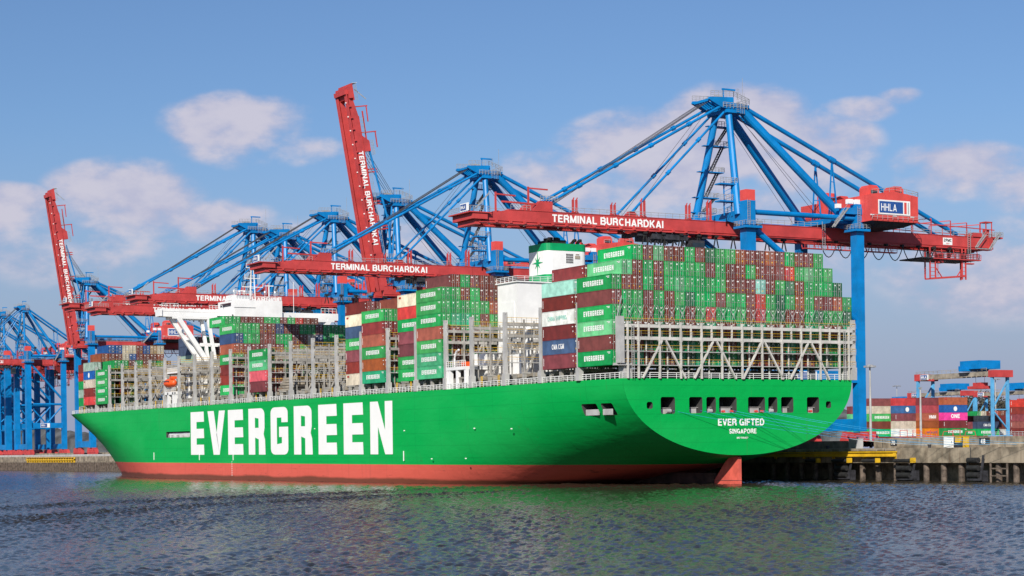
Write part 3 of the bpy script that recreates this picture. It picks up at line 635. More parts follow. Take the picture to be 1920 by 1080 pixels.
# engine casing and funnel
mb = MB()
mb.prism([(-16.8, 58.8, HD), (8.8, 58.8, HD), (8.8, 67.5, HD), (-16.8, 67.5, HD)], (0, 0, 44.2-HD)); mb.box(-17.2, 58.4, 44.2, 9.2, 67.9, 44.45)
cs = mb.build('engine_casing', M_WHITE, ship)
mb = MB(); mb.rail([(-17, 67.7, 44.45), (-17, 58.6, 44.45), (9, 58.6, 44.45)], 1.1, 2, .05, mids=2); mb.build('handrail', M_WHITE, cs)
mb = MB(); mb.box(-16.95, 60, 30.5, -16.75, 66, 40); mb.tube((-21.5, 46, 23), (-21.5, 46, 33), .9, 14); mb.tube((-21.5, 46, 23.2), (-21.5, 46, 33.5), .7, 14)
mb.box(-20, 50, 22.6, -8, 57, 28); mb.box(-24, 60.5, 22.9, -18.5, 66.5, 28.5)
mb.build('vent_trunk', M_WHITE, cs)
def funnel_ring(z0, z1, m, name, par, pad=0.0):
    x0, x1, y0, y1, r = -8.9-pad, 1.9+pad, 59.2-pad, 68.0+pad, 1.5
    pts = []
    for cx_, cy_, a in ((x1-r, y0+r, 270), (x1-r, y1-r, 0), (x0+r, y1-r, 90), (x0+r, y0+r, 180)):
        pts += [(cx_+r*math.cos(R(a+b)), cy_+r*math.sin(R(a+b)), z0) for b in (0, 18, 36, 54, 72, 90)]
    mb = MB(); mb.prism(pts, (0, 0, z1-z0)); return mb.build(name, m, par)
fn = funnel_ring(44.4, 53.1, M_WHITE, 'funnel', ship)
funnel_ring(51.6, 53.22, M_FUNG, 'green_top_band', fn, .05); funnel_ring(44.42, 46.3, M_FUNG, 'green_base_band', fn, .05)
mb = MB(); c_ = (63.1, 49.0); pts = []
for k in range(16): rr = (2.75 if k % 4 == 0 else 1.8) if k % 2 == 0 else .62; a = R(90+k*22.5); pts.append((-8.98, c_[0]-rr*math.cos(a)*.85, c_[1]+rr*math.sin(a)))
mb.prism(pts, (.05, 0, 0)); mb.build('star_emblem', M_FUNG, fn)
mb = MB()
for r_ in range(4):
    for k in range(6): mb.box(-3.8+k*.32, 59.1, 48.9+r_*.55, -3.62+k*.32, 59.18, 49.32+r_*.55)
mb.build('louvre', M_DARK, fn)
mb = MB(); mb.box(-1.5, 59.08, 49.9, -.2, 59.18, 50.6); mb.box(-1.3, 59.08, 50.8, -.4, 59.18, 51.0); mb.build('grille_panel', M_HATCH, fn)
mb = MB(); mb.box(-7.4, 60.5, 53.1, -3.0, 65.5, 54.1)
for x, y in ((-6.6, 61.4), (-5.2, 61.2), (-4.2, 62.2), (-6.3, 63.6)): mb.tube((x, y, 53.1), (x, y, 54.7), .62, 12)
for x in (-8.0, -1.2, .2): mb.path([(x, 61, 53.1), (x, 60.8, 53.6), (x+.1, 60.2, 54.1), (x+.3, 59.7, 54.1)], .36, 10)
mb.build('exhaust_pipe', M_SOOT, fn)
# navigation bridge with wings on struts
mb = MB(); mb.box(-9, 246.6, HD, 9, 258, 48); mb.box(-9, 245.2, 46.2, 6.9, 259, 54.0); mb.box(-9.1, 247, 54.0, -3.2, 252, 55.6); mb.box(-9.6, 246.0, 48, 9.6, 259.6, 50.4)
dh = mb.build('deckhouse', M_WHITE, ship)
mb = MB(); mb.box(-29.4, 253.6, 48.9, 29.9, 257.5, 51.1); mb.box(-29.5, 253.5, 50.5, -9, 257.6, 51.35)
mb.box(-30.0, 253.2, 49.0, -29.4, 257.8, 51.1); mb.build('bridge_wing', M_WHITE, dh)
mb = MB(); mb.box(-9.05, 245.1, 51.6, -2, 245.25, 51.7); mb.box(-9.06, 248, 52.2, -9.0, 257, 53.3)
for k in range(5): mb.box(-9.5+k*1.2, 245.9, 49.0, -9.1+k*1.2, 245.99, 49.5)
mb.box(-11.5, 253.46, 48.9, -9.6, 253.52, 49.5); mb.build('window_band', M_GLASS, dh)
for s in (-1, 1):
    for yy in (250.6, 256.4):
        mb = MB(); dx = 0.0
        mb.beam((s*25.4, yy, 48.6), (s*14.6, yy, 33), 1.4, 1.1, up=(0, 1, 0)); mb.beam((s*15.6, yy, 48.6), (s*13.0, yy, 33), .95, .9, up=(0, 1, 0))
        mb.beam((s*18.2, yy, 40.4), (s*9, yy, 40.4), .7, .7); mb.box(min(s*9, s*27), yy-.5, 48.1, max(s*9, s*27), yy+.5, 48.9)
        mb.build('wing_strut', M_WHITE, dh)
    mb = MB(); mb.beam((s*20.5, 250.6, 42.2), (s*20.5, 256.4, 42.2), .8, .8); mb.build('cross_tie', M_WHITE, dh)
mb = MB(); mb.rail([(-29.3, 253.7, 51.35), (-24, 253.7, 51.35)], 1.6, 1.2, .06); mb.rail([(24, 253.7, 51.1), (29.3, 253.7, 51.1)], 1.6, 1.2, .06)
mb.rail([(-9, 245.4, 55.6), (-3, 245.4, 55.6)], 1.2, 1, .06, mids=2); mb.rail([(-3, 245.4, 54.0), (6.8, 245.4, 54.0), (6.8, 258, 54)], 1.2, 1, .06, mids=2)
mb.rail([(-14, 253.6, 50.3), (-9.6, 253.6, 50.3)], 2.4, 1, .06, mids=3); mb.build('handrail', M_WHITE, dh)
mb = MB()
for dx, dy in ((-.9, 0), (.9, 0), (0, 1.2)): mb.beam((-1.0+dx, 250+dy, 54), (-1.0+dx*.35, 250+dy*.3, 66), .22, .22)
for z in (56, 58, 60, 62, 64): mb.beam((-1.9, 250, z), (-.1, 250, z), .12, .12)
for z, wd in ((58.5, 3.5), (61.2, 2.5), (64.5, 2.0)): mb.beam((-1-wd, 250, z), (-1+wd, 250, z), .2, .2); mb.beam((-1-wd, 250, z), (-1-wd, 250, z+1.4), .12, .12); mb.beam((-1+wd, 250, z), (-1+wd, 250, z+1.4), .12, .12)
mb.box(-5.5, 249, 57, -3.8, 249.3, 57.3); mb.beam((4.5, 250, 54), (4.5, 250, 59), .25, .25); mb.beam((3.2, 250, 59), (6, 250, 59), .35, .25); mb.tube((-7.5, 249, 55.6), (-7.5, 249, 57.5), .12, 6)
for x in (-8, -6.2, -4.5, 2.3, 5.7): mb.beam((x, 248, 54), (x, 248, 56.9), .08, .08); mb.tube((x, 248, 56.6), (x, 248, 57.2), .28, 8)
mb.build('signal_mast', M_WHITE, dh)
mb = MB(); mb.beam((15, 255, 50), (15, 255, 61), .14, .14); mb.build('whip_antenna', M_WHITE, dh)
mb = MB(); mb.box(-20.5, 253.5, HD, -9, 258, 31); mb.box(-27, 247, 23.2, -14, 251, 23.8); mb.box(-28.5, 242.6, 31.2, -21, 252, 31.6); mb.box(-22, 241.5, 24, -13, 242.5, 33)
for k in range(7): mb.box(-13.6-k*2, 241, 23.5, -13.2-k*2, 241.5, 33)
mb.rail([(-28.4, 252, 31.6), (-28.4, 242.7, 31.6), (-21, 242.7, 31.6)], 1.2, .9, .06); mb.build('accommodation_block', M_WHITE, dh)
mb = MB()
for y in (242.6, 244.6, 249.0, 252.6): mb.box(-29.3, y, HD, -28.3, y+.9, 25.4)
mb.box(-29.3, 242.4, 24.7, -26, 253.4, 25.6); mb.beam((-27.6, 243.6, 25.5), (-29.0, 244.2, 29.8), .4, .4); mb.beam((-27.6, 252, 25.5), (-29.0, 251.4, 29.8), .4, .4); mb.rail([(-29.2, 242.6, 25.6), (-29.2, 253.2, 25.6)], 1.1, 1, .05)
mb.build('davit', M_WHITE, ship)
mb = MB(); mb.box(-29.3, 60.2, 24.9, -22, 69.2, 25.6)
for y in (60.2, 64, 67.4, 68.4): mb.box(-29.2, y, HD, -28.4, y+.75, 24.9)
mb.rail([(-29.2, 60.3, 25.6), (-29.2, 69.1, 25.6)], 1.3, 1, .06, mids=2); mb.path([(-28, 67.5, 25.6), (-28, 67.5, 27.6), (-28.2, 66.4, 28.9), (-28.4, 64.8, 29.4)], .22, 8)
mb.build('embarkation_platform', M_WHITE, ship)
mb = MB(); mb.box(-28, 62.6, 25.7, -26.9, 64.4, 26.7); mb.build('winch', M_ORANGE, ship)
# lifeboat hanging in its davit
lb = empty('lifeboat', S(-29.2, 247.2, 26.8), 'orange enclosed lifeboat hanging in white davits below the bridge wing', 'lifeboat'); lb.rotation_euler = (TR, 0, 0)
vs, fs = [], []; NL = 14; NR = 12
for i in range(NL+1):
    t = i/NL; y = -4.2+8.4*t; k = math.sin(math.pi*min(1, max(0, .03+.94*t)))**.45
    for j in range(NR):
        a = 2*math.pi*j/NR; vs.append((1.55*k*math.cos(a)*(1 if math.sin(a) < .2 else .86), y, 1.45+1.4*math.sin(a)*(k**.7)))
for i in range(NL):
    for j in range(NR): j2 = (j+1) % NR; fs.append((i*NR+j, (i+1)*NR+j, (i+1)*NR+j2, i*NR+j2))
fs.append(tuple(range(NR))); fs.append(tuple(NL*NR+j for j in reversed(range(NR))))
mb = MB(); mb.v, mb.f, mb.m = vs, fs, [0]*len(fs); mb.build('boat_hull', M_ORANGE, lb, smooth=True)
mb = MB(); mb.box(-.8, -3.6, 2.6, .8, -1.6, 3.35); mb.build('conning_cab', M_ORANGE, lb)
mb = MB(); [mb.box(-1.58, -2.6+k*1.2, 1.75, -1.40, -2.0+k*1.2, 2.05) for k in range(5)]; mb.build('window', M_GLASS, lb)
# deck stacks of stowed hatch covers
mb = MB()
for k in range(5): mb.box(-27.5+k*.4, 158, 23.4+k*.75, -12, 168.5, 23.95+k*.75)
mb.build('stowed_hatch_cover', M_HATCH, ship)

# ------------------------------------------------------------------ quay cranes (ship-to-shore gantries)
def sub(mb, name, m, par): return mb.build(name, m, par)
def make_crane(boom_up=0.0):
    """origin: river rail, middle of the crane, quay level. -X reaches over the ship."""
    c = empty('quay_crane')
    G = 32.7; HY = 10.65
    for x, top, wd, dp in ((0, 57.6, 2.7, 2.4), (G, 58.4, 2.3, 2.2)):
        for s in (-1, 1):
            if x == 0 and s > 0: top = 55.9
            mb = MB(); mb.box(x-wd/2, s*HY-dp/2, 4, x+wd/2, s*HY+dp/2, top)
            lg = mb.build('leg', M_BLUE, c)
            if x == 0 and s < 0:
                mb = MB(); mb.box(x-wd/2+.05, s*HY-dp/2+.05, top, x+wd/2-.05, s*HY+dp/2-.05, 60.1); mb.build('red_cap', M_CAP, lg)
            pz = 51.7 if x == 0 else 52.4
            mb = MB(); mb.box(x-wd/2-1.1, s*HY-dp/2-1.1, pz-.55, x+wd/2+1.1, s*HY+dp/2+1.1, pz); mb.build('platform', M_BLUE, lg)
            mb = MB(); a, b = x-wd/2-1.05, x+wd/2+1.05; e, f = s*HY-dp/2-1.05, s*HY+dp/2+1.05
            mb.rail([(a, e, pz), (b, e, pz), (b, f, pz), (a, f, pz), (a, e, pz)], 1.1, 1.2, .05, mids=2)
            lx = x-wd/2-.1; [mb.box(lx+.3, s*HY-dp/2-.35, 52+k*.4, lx+1.0, s*HY-dp/2-.3, 52.08+k*.4) for k in range(14)]
            mb.box(lx+.25, s*HY-dp/2-.36, 52, lx+.32, s*HY-dp/2-.28, 57.8); mb.box(lx+.98, s*HY-dp/2-.36, 52, lx+1.05, s*HY-dp/2-.28, 57.8)
            mb.build('handrail', M_STEEL, lg)
            mb = MB()
            for k in range(4):
                y0 = s*HY-6.2+k*3.3; mb.prism([(x-.8, y0, 1.6), (x-.8, y0+2.9, 1.6), (x-.8, y0+2.2, 3.2), (x-.8, y0+.7, 3.2)], (1.6, 0, 0))
                for w_ in (.6, 2.2): mb.tube((x-.4, y0+w_, .75), (x+.4, y0+w_, .75), .55, 10)
                mb.box(x-.55, y0, .6, x+.55, y0+2.8, 1.7)
            mb.beam((x, s*HY-5.2, 3.3), (x, s*HY+5.8, 3.3), 1.3, 1.2); mb.build('bogie', M_RED, lg)
    for s in (-1, 1):
        y = s*HY
        mb = MB(); mb.tube((1.2, y, 55.1), (G-1, y, 55.1), .62, 12); mb.tube((1.2, y, 55.1), (2.2, y, 55.1), .95, 12, r2=.62); mb.build('top_strut', M_BLUE, c)
        mb = MB(); mb.tube((1.2, y, 51.6), (G-.9, y, 31), .75, 12); mb.build('diagonal_strut', M_BLUE, c)
        mb = MB(); mb.tube((1.2, y, 28.6), (G-1, y, 28.6), .62, 12); mb.build('middle_strut', M_BLUE, c)
        mb = MB(); mb.tube((1.2, y, 28.0), (15.5, y, 18.4), .5, 10); mb.tube((G-1, y, 28.0), (17.2, y, 18.4), .5, 10); mb.build('brace', M_BLUE, c)
        mb = MB(); mb.box(1.2, y-.8, 15.6, G-1, y+.8, 18.4); pb = mb.build('portal_beam', M_BLUE, c)
    mb = MB(); mb.box(10.5, -HY-.95, 15.9, 19, -HY-.8, 18.2); sg = mb.build('sign_board', M_WHITE, pb)
    mb = MB(); mb.box(10.7, -HY-1.0, 16.1, 16.4, -HY-.95, 18.0); mb.build('blue_field', M_SIGNB, sg)
    put_text('HHLA', 1.0, (11.1, -HY-1.03, 16.6), (1, 0, 0), (0, 0, 1), M_LET, parent=sg, width=3.6)
    for x in (0, G):
        mb = MB(); mb.box(x-1.0, -HY+1.2, 4.2, x+1.0, HY-1.2, 7.0); mb.build('sill_beam', M_BLUE, c)
        mb = MB()
        for s in (-1, 1): mb.prism([(x-1.15, s*(HY-1.2), 52.2), (x-1.15, s*4.5, 53.5), (x-1.15, s*4.5, 55.5), (x-1.15, s*(HY-1.2), 55.8)], (2.3, 0, 0))
        mb.box(x-1.15, -4.5, 53.5, x+1.15, 4.5, 55.5); mb.build('cross_beam', M_BLUE, c)
        mb = MB(); mb.rail([(x-1.2, -HY+1, 55.8), (x-1.2, -4.5, 55.5), (x-1.2, 4.5, 55.5), (x-1.2, HY-1, 55.8)], 1.1, 1.4, .05, mids=2)
        mb.build('handrail', M_STEEL, c)
    # landside head boxes and stair
    mb = MB(); mb.box(G-4.5, -HY-1.3, 55.9, G+.9, -HY+1.2, 57.4); mb.box(G-6.5, -9, 54.0, G-1.2, 9, 55.2); mb.build('head_platform', M_BLUE, c)
    mb = MB(); [mb.box(G-3+k*2.2, -HY-.6, 58.5, G-1.6+k*2.2, -HY+.6, 59.6) for k in range(2)]; mb.box(G-6.0, -HY, 57.4, G-4.8, -HY+1, 58.4); mb.build('lamp_box', M_WHITE, c)
    mb = MB()
    mb.beam((G-8.2, -HY-.6, 52.6), (G-3.8, -HY-.6, 57.4), .12, .35); mb.beam((G-8.2, -HY-1.4, 52.6), (G-3.8, -HY-1.4, 57.4), .12, .35); mb.beam((G-8.2, -HY-1.4, 53.7), (G-3.8, -HY-1.4, 58.5), .08, .08)
    for k in range(12): mb.box(G-8.2+k*.36, -HY-1.4, 52.7+k*.39, G-7.9+k*.36, -HY-.6, 52.76+k*.39)
    mb.beam((G+1, -HY-1.3, 58.4), (G+3.8, -HY-1.3, 54.2), .1, .3); mb.beam((G+1, -HY-.5, 58.4), (G+3.8, -HY-.5, 54.2), .1, .3); mb.beam((G+1, -HY-1.3, 59.5), (G+3.8, -HY-1.3, 55.3), .08, .08)
    for k in range(10): mb.box(G+1+k*.28, -HY-1.3, 58.4-k*.42, G+1.3+k*.28, -HY-.5, 58.46-k*.42)
    mb.box(G-7.2, -6.4, 47.5, G-7.1, -6.3, 54.5); mb.box(G-6.4, -6.4, 47.5, G-6.3, -6.3, 54.5); [mb.box(G-7.2, -6.4, 47.8+k*.45, G-6.3, -6.3, 47.88+k*.45) for k in range(14)]
    mb.build('stair', M_STEEL, c)
    # masts, head, stays
    for s in (-1, 1):
        mb = MB(); mb.tube((-1.2, s*8.6, 54.5), (1.0, s*2.3, 80.4), .92, 12, r2=.82); mb.build('mast', M_BLUE, c)
        mb = MB(); mb.tube((4.2, s*2.6, 80.6), (G-1.0, s*7.6, 55.0), 1.05, 12, r2=.95); mb.build('back_leg', M_BLUE, c)
        mb = MB(); mb.tube((4.6, s*3.0, 81.0), (71.6, s*3.3, 53.8), .55, 10)
        for t_ in (.40, .68): p_ = Vector((4.6, s*3.0, 81)).lerp(Vector((71.6, s*3.3, 53.8)), t_); d_ = Vector((67, 0, -27.2)).normalized(); mb.tube(p_-d_*.9, p_+d_*.9, .75, 10)
        mb.build('back_stay', M_BLUE, c)
        mb = MB(); p_ = Vector((4.6, s*3.0, 81)).lerp(Vector((71.6, s*3.3, 53.8)), .40)
        mb.beam(p_, (p_.x-1.2, p_.y, 55), .28, .28); mb.beam(p_, (p_.x+1.8, p_.y, 55), .28, .28)
        for k in (.35, .6, .82): z_ = p_.z+(55-p_.z)*k; mb.beam((p_.x-1.2*k, p_.y, z_), (p_.x+1.8*k, p_.y, z_), .18, .18)
        mb.build('stay_support', M_BLUE, c)
    mb = MB(); mb.box(-.6, -3.9, 79.2, 4.8, 3.9, 80.0); mb.box(.2, -3.2, 80.0, 4.4, 3.2, 81.6); mb.box(1.4, -1.6, 81.6, 3.2, 1.6, 83.2); mb.box(3.8, -3.9, 80.6, 6.0, 3.9, 81.3); hd = mb.build('mast_head', M_BLUE, c)
    for s in (-1, 1):
        mb = MB(); mb.prism([(1.6, s*3.3-.35, 82.9), (-5.2, s*3.3-.35, 82.5), (-5.4, s*3.3-.35, 81.9), (-1.8, s*3.3-.35, 80.3), (1.6, s*3.3-.35, 79.8)], (0, .7, 0)); mb.build('sheave_beak', M_BLUE, hd)
    mb = MB()
    for k in range(6): mb.beam((-4.6, -2.5+k, 82.0), (-1.0, -2.5+k, 80.2), .14, .3)
    mb.box(-5.0, -3.0, 81.7, -4.5, 3.0, 82.3); mb.tube((-1.4, -2.6, 80.6), (-1.4, 2.6, 80.6), .45, 10); mb.build('sheave_block', M_BLUE, hd)
    mb = MB(); mb.box(1.2, -.15, 83, 1.5, .15, 85.6); mb.box(1.0, -.18, 85.2, 4.8, .18, 85.6); mb.build('service_davit', M_BLUE, hd)
    mb = MB(); mb.rail([(-5.0, -3.7, 82.6), (1.6, -3.7, 82.9), (6, -3.9, 81.4), (6, 3.8, 81.4), (1.6, 3.7, 82.9), (-5.0, 3.7, 82.6)], 1.3, 1.2, .06, mids=2)
    mb.rail([(-1.8, -4.2, 80.2), (5.2, -4.2, 80.2)], 1.2, 1.0, .06, mids=2); [mb.box(2.0, -4.3, 79.5+k*.4, 2.8, -4.2, 79.58+k*.4) for k in range(14)]
    [mb.box(3.2+k*.5, -4.35, 79, 3.25+k*.5, -4.3, 84) for k in range(3)]; mb.box(-2.4, -2.2, 82.9, -.4, 2.2, 83.3); mb.beam((7, 0, 82), (7, 0, 88.5), .07, .07); mb.build('handrail', M_STEEL, hd)
    # zigzag stair tower beside the far mast
    zs = [57, 60.5, 66.5, 72.5, 77.0]
    for k, z in enumerate(zs):
        t_ = (z-54.5)/26; mx, my = -1.2+2.2*t_, 8.6-6.3*t_; mb = MB(); st = MB()
        mb.box(mx+.6, my-1.0, z-.22, mx+5.0, my+1.1, z); mb.box(mx-2.0, my-.6, z-.2, mx-.6, my+.6, z)
        o = mb.build('stair_landing', M_BLUE, c); st.rail([(mx+.8, my-1.0, z), (mx+5, my-1.0, z), (mx+5, my+1.1, z)], 1.1, .9, .06, mids=2); st.build('handrail', M_STEEL, o)
        if k+1 < len(zs):
            z2 = zs[k+1]; st = MB(); a, b = (mx+1.4, z), (mx+4.4, z2)
            for yy in (my-.9, my+.2): st.beam((a[0], yy, a[1]), (b[0], yy-.8, b[1]), .14, .36)
            for q in range(10): st.box(a[0]+(b[0]-a[0])*q/10, my-.9-.08*q, z+(z2-z)*q/10, a[0]+(b[0]-a[0])*q/10+.34, my+.2-.08*q, z+(z2-z)*q/10+.07)
            st.build('stair_flight', M_DARK, o)
    mb = MB(); st = MB()
    for z in (57.6, 61.6): mb.box(-5.4, -7.6, z, -.6, -5.2, z+.3); st.rail([(-5.4, -7.6, z+.3), (-.6, -7.6, z+.3), (-.6, -5.2, z+.3)], 1.3, .8, .06, mids=2)
    for x in (-3.6, -1.4): mb.beam((x, -6.4, 54.5), (x, -6.4, 62.5), .24, .24)
    for k in range(7): mb.beam((-3.6, -6.4, 55+k), (-1.4, -6.4, 56+k), .1, .1)
    o = mb.build('access_tower', M_BLUE, c); st.build('handrail', M_STEEL, o)
    # fixed girder
    mb = MB()
    for s in (-1, 1):
        y0, y1 = (s*3.2-.65, s*3.2+.65); mb.box(-4.4, y0, 50.7, 83, y1, 53.3); mb.box(-4.4, y0-.25, 50.15, 83, y1+.25, 50.35); mb.box(-4.4, y0+.2, 50.35, 83, y1-.2, 50.7)
        mb.box(-4.4, y0-.12, 53.3, 83, y1+.12, 53.42)
    for x in [1, 8, 15, 22, 29, 36, 43, 50, 57, 64, 71, 78]: mb.box(x, -2.55, 52.4, x+.8, 2.55, 53.2)
    mb.box(82.0, -4.2, 50.4, 83.3, 4.2, 53.3); gd = mb.build('girder', M_RED, c)
    mb = MB(); mb.rail([(2, -4.0, 53.42), (30, -4.0, 53.42)], 1.1, 2, .05); mb.rail([(48, -4.0, 53.42), (84, -4.0, 53.42)], 1.1, 2, .05); mb.rail([(2, 4.0, 53.42), (84, 4.0, 53.42)], 1.1, 3, .05); mb.build('handrail', M_STEEL, gd)
    mb = MB()
    for a, b, z in ((21, 50, 48.2), (62, 78, 47.4)):
        mb.box(a, -5.3, z-.25, b, -4.2, z); mb.rail([(a, -5.25, z), (b, -5.25, z)], 1.2, 1.4, .06, mids=2)
        for k in range(int((b-a)/4)+1): mb.beam((a+k*4, -4.3, z), (a+k*4, -3.6, 50.3), .16, .16)
    mb.build('walkway', M_RED, gd)
    mb = MB(); mb.box(66.4, -3.95, 50.95, 69.5, -3.9, 52.75); sg = mb.build('maker_plate', M_WHITE, gd)
    put_text('ZPMC', .72, (66.65, -3.98, 51.75), (1, 0, 0), (0, 0, 1), M_DARK, parent=sg, width=2.6, bold=.05); put_text('2007', .32, (67.4, -3.98, 51.15), (1, 0, 0), (0, 0, 1), M_CAP, parent=sg, width=1.1)
    # festoon cable loops under the girder
    mb = MB()
    xs_ = [26+5.25*k for k in range(9)]
    for a, b in zip(xs_, xs_[1:]):
        pts = [(a+(b-a)*t/8, -4.8, 49.8-3.6*(1-(2*t/8-1)**2)) for t in range(9)]
        fl = MB(); fl.path(pts, .12, 5); fl.build('festoon_cable', M_BLACK, gd)
    for x in xs_: mb.box(x-.3, -5.0, 49.7, x+.3, -4.1, 50.3)
    for k in range(9): x = -24+k*5; mb.beam((x-.7, -3.6, 47.2), (x, -3.6, 50.2), .22, .22); mb.beam((x+.7, -3.6, 47.2), (x, -3.6, 50.2), .22, .22); mb.box(x-.5, -4, 49.6, x+.5, -3, 50.2)
    mb.build('cable_trolleys', M_BLACK, gd)
    # rear maintenance frame
    mb = MB()
    x0, x1 = 61.5, 73.5
    for x, y in ((x0, -4.4), (x0+1.8, -4.4), (x1, -4.4), (x1-1.2, -4.4), (x0, -2.6), (x1, -2.6)): mb.beam((x, y, 42.3), (x, y, 50.4), .3, .3)
    mb.beam((x0, -4.4, 42.2), (x1, -4.4, 43.2), .4, .45); mb.beam((x0, -2.6, 42.2), (x1, -2.6, 43.2), .3, .35); mb.beam((x0+1.8, -4.4, 45.2), (x0+4, -4.4, 42.6), .2, .2); mb.beam((x1-1.2, -4.4, 45.2), (x1-3, -4.4, 43), .2, .2)
    for k in range(7): mb.beam((x0, -4.4, 43+k), (x0+1.8, -4.4, 43+k), .12, .12); mb.beam((x1, -4.4, 43.4+k), (x1-1.2, -4.4, 43.4+k), .12, .12)
    mb.box(x0+2.6, -4.6, 46.2, x0+4.4, -3.2, 48.6); mb.beam((x0+3, -4, 43), (x0+3, -4, 47), .12, .12); mb.box(x1, -5, 46.2, x1+2.4, -4, 46.5)
    mb.build('maintenance_frame', M_RED, gd)
    mb = MB(); mb.box(58.5, -5.2, 47.2, 77.5, 3.5, 47.5); mb.rail([(58.5, -5.2, 47.5), (77.5, -5.2, 47.5)], 1.3, 1.0, .07, mids=2)
    for x in (63, 70, 75): mb.beam((x, -2, 47.5), (x, -2, 50.5), .4, .4); mb.beam((x, -2, 47.5), (x+2, -2, 50.5), .3, .3)
    mb.build('hanging_platform', M_DARK, gd)
    mb = MB()
    for k, x in enumerate((56, 62.5, 69, 74.5, 79)):
        h = 57.6-.25*k; mb.beam((x, -3.9, 53.4), (x, -3.9, h), .2, .2); mb.beam((x, -3.9, h), (x-5.5, 3.9, h-.2), .2, .2); mb.beam((x-5.5, 3.9, 53.4), (x-5.5, 3.9, h-.2), .16, .16)
    mb.beam((50, -3.9, 56.2), (84, -3.9, 55.4), .22, .22); mb.beam((56, 3.9, 55.2), (84, 3.9, 55.0), .22, .22); [mb.beam((x, y, 53.4), (x, y, 57.4), .2, .2) for x in (81, 83) for y in (-4, -2)]; mb.box(80.8, -4.1, 57.2, 83.2, -1.9, 57.5); mb.box(81.4, -3.6, 53.4, 82.6, -2.4, 55.6); mb.box(76.5, -4.2, 53.4, 79.5, -1, 54.4); mb.box(83, -4.5, 53.2, 86.4, 2, 53.6)
    mb.build('rope_frame', M_RED, gd)
    mb = MB(); mb.rail([(82, -4.6, 53.6), (86.4, -4.6, 53.6), (86.4, 2, 53.6)], 1.2, .8, .06, mids=2)
    for a, b in (((80.0, 54.0), (76.8, 50.6)), ((81.6, 50.4), (84.8, 54.2))):
        for yy in (-5.2, -4.5): mb.beam((a[0], yy, a[1]), (b[0], yy, b[1]), .1, .3)
        mb.beam((a[0], -5.2, a[1]+1), (b[0], -5.2, b[1]+1), .07, .07)
    mb.box(74.0, -4.8, 46.5, 74.1, -4.7, 55); mb.box(74.9, -4.8, 46.5, 75.0, -4.7, 55); [mb.box(74, -4.8, 46.8+k*.5, 75, -4.7, 46.88+k*.5) for k in range(16)]
    mb.box(77, -5.3, 50.2, 81.8, -4.4, 50.4); mb.build('stair', M_STEEL, gd)
    # machinery house with gabled ends
    x0, x1, ya, yb, z0, z1 = 33.2, 47.6, -15.6, 11.0, 54.4, 60.5
    mb = MB(); xm = (x0+x1)/2
    mb.prism([(x0, ya, z0), (x1, ya, z0), (x1, ya, z1), (xm, ya, z1+.9), (x0, ya, z1)], (0, yb-ya, 0)); mb.box(x0-.2, ya-.2, z0-.25, x1+.2, yb+.2, z0)
    hs = mb.build('machine_house', M_CAP, c)
    mb = MB(); mb.prism([(x0+.3, ya+.3, z0-.3), (x1-.3, ya+.3, z0-.3), (x1-3, ya+2, z0-1.3), (x0+3, ya+2, z0-1.3)], (0, yb-ya-4, 0)); mb.box(x0+3, -4, 53.42, x1-3, 4, 54); mb.build('house_base', M_DARK, hs)
    mb = MB()
    for y in range(-13, 16, 4): mb.box(x0-.04, y, z0, x0, y+.12, z1); mb.box(x1, y, z0, x1+.04, y+.12, z1)
    for k in range(1, 4): mb.box(x0+4.1*k, ya-.04, z0, x0+4.1*k+.1, ya, z1+.1)
    mb.build('panel_joint', M_RED, hs)
    mb = MB(); mb.box(35.0, ya-.10, 55.8, 45.0, ya-.03, 59.25); sg = mb.build('sign_board', M_WHITE, hs)
    mb = MB(); mb.box(35.35, ya-.14, 56.15, 42.7, ya-.10, 58.9); mb.build('blue_field', M_SIGNB, sg)
    mb = MB(); mb.box(43.1, ya-.14, 56.15, 43.85, ya-.10, 58.9); mb.build('red_bar', M_CAP, sg)
    mb = MB(); mb.box(44.2, ya-.14, 56.15, 44.6, ya-.10, 58.9); mb.build('grey_bar', M_LGREY, sg)
    put_text('HHLA', 1.75, (35.8, ya-.17, 56.6), (1, 0, 0), (0, 0, 1), M_LET, parent=sg, width=4.9, bold=-.05)
    for x, y in ((34.5, -12.5), (41.6, -13.2), (34.2, 3), (41, 6)):
        mb = MB(); mb.prism([(x, y, z1+.2), (x, y, z1+1.9), (x+.7, y, z1+2.6), (x+2.9, y, z1+2.6), (x+3.6, y, z1+1.9), (x+3.6, y, z1+.2)], (0, 3.0, 0))
        vb = mb.build('ventilator', M_CAP, hs); mb = MB(); mb.box(x+1.0, y-.05, z1+.6, x+3.0, y, z1+1.4); mb.build('grille', M_DARK, vb)
    mb = MB(); mb.rail([(x0, ya, z1), (xm, ya, z1+.9), (x1, ya, z1), (x1, yb, z1)], 1.1, 2, .05); mb.rail([(x0-.8, ya-.9, z0), (x1+.8, ya-.9, z0)], 1.1, 1.6, .05); mb.build('handrail', M_STEEL, hs)
    mb = MB(); [mb.box(x, ya-.15, z0+1.0, x+1.2, ya-.05, z0+1.25) for x in (32.5, 39.5, 45)]; mb.build('wall_lamp', M_WHITE, hs)
    # boom, hinged at its root
    HX, HZ = -4.5, 52.0
    bm_ = MB()
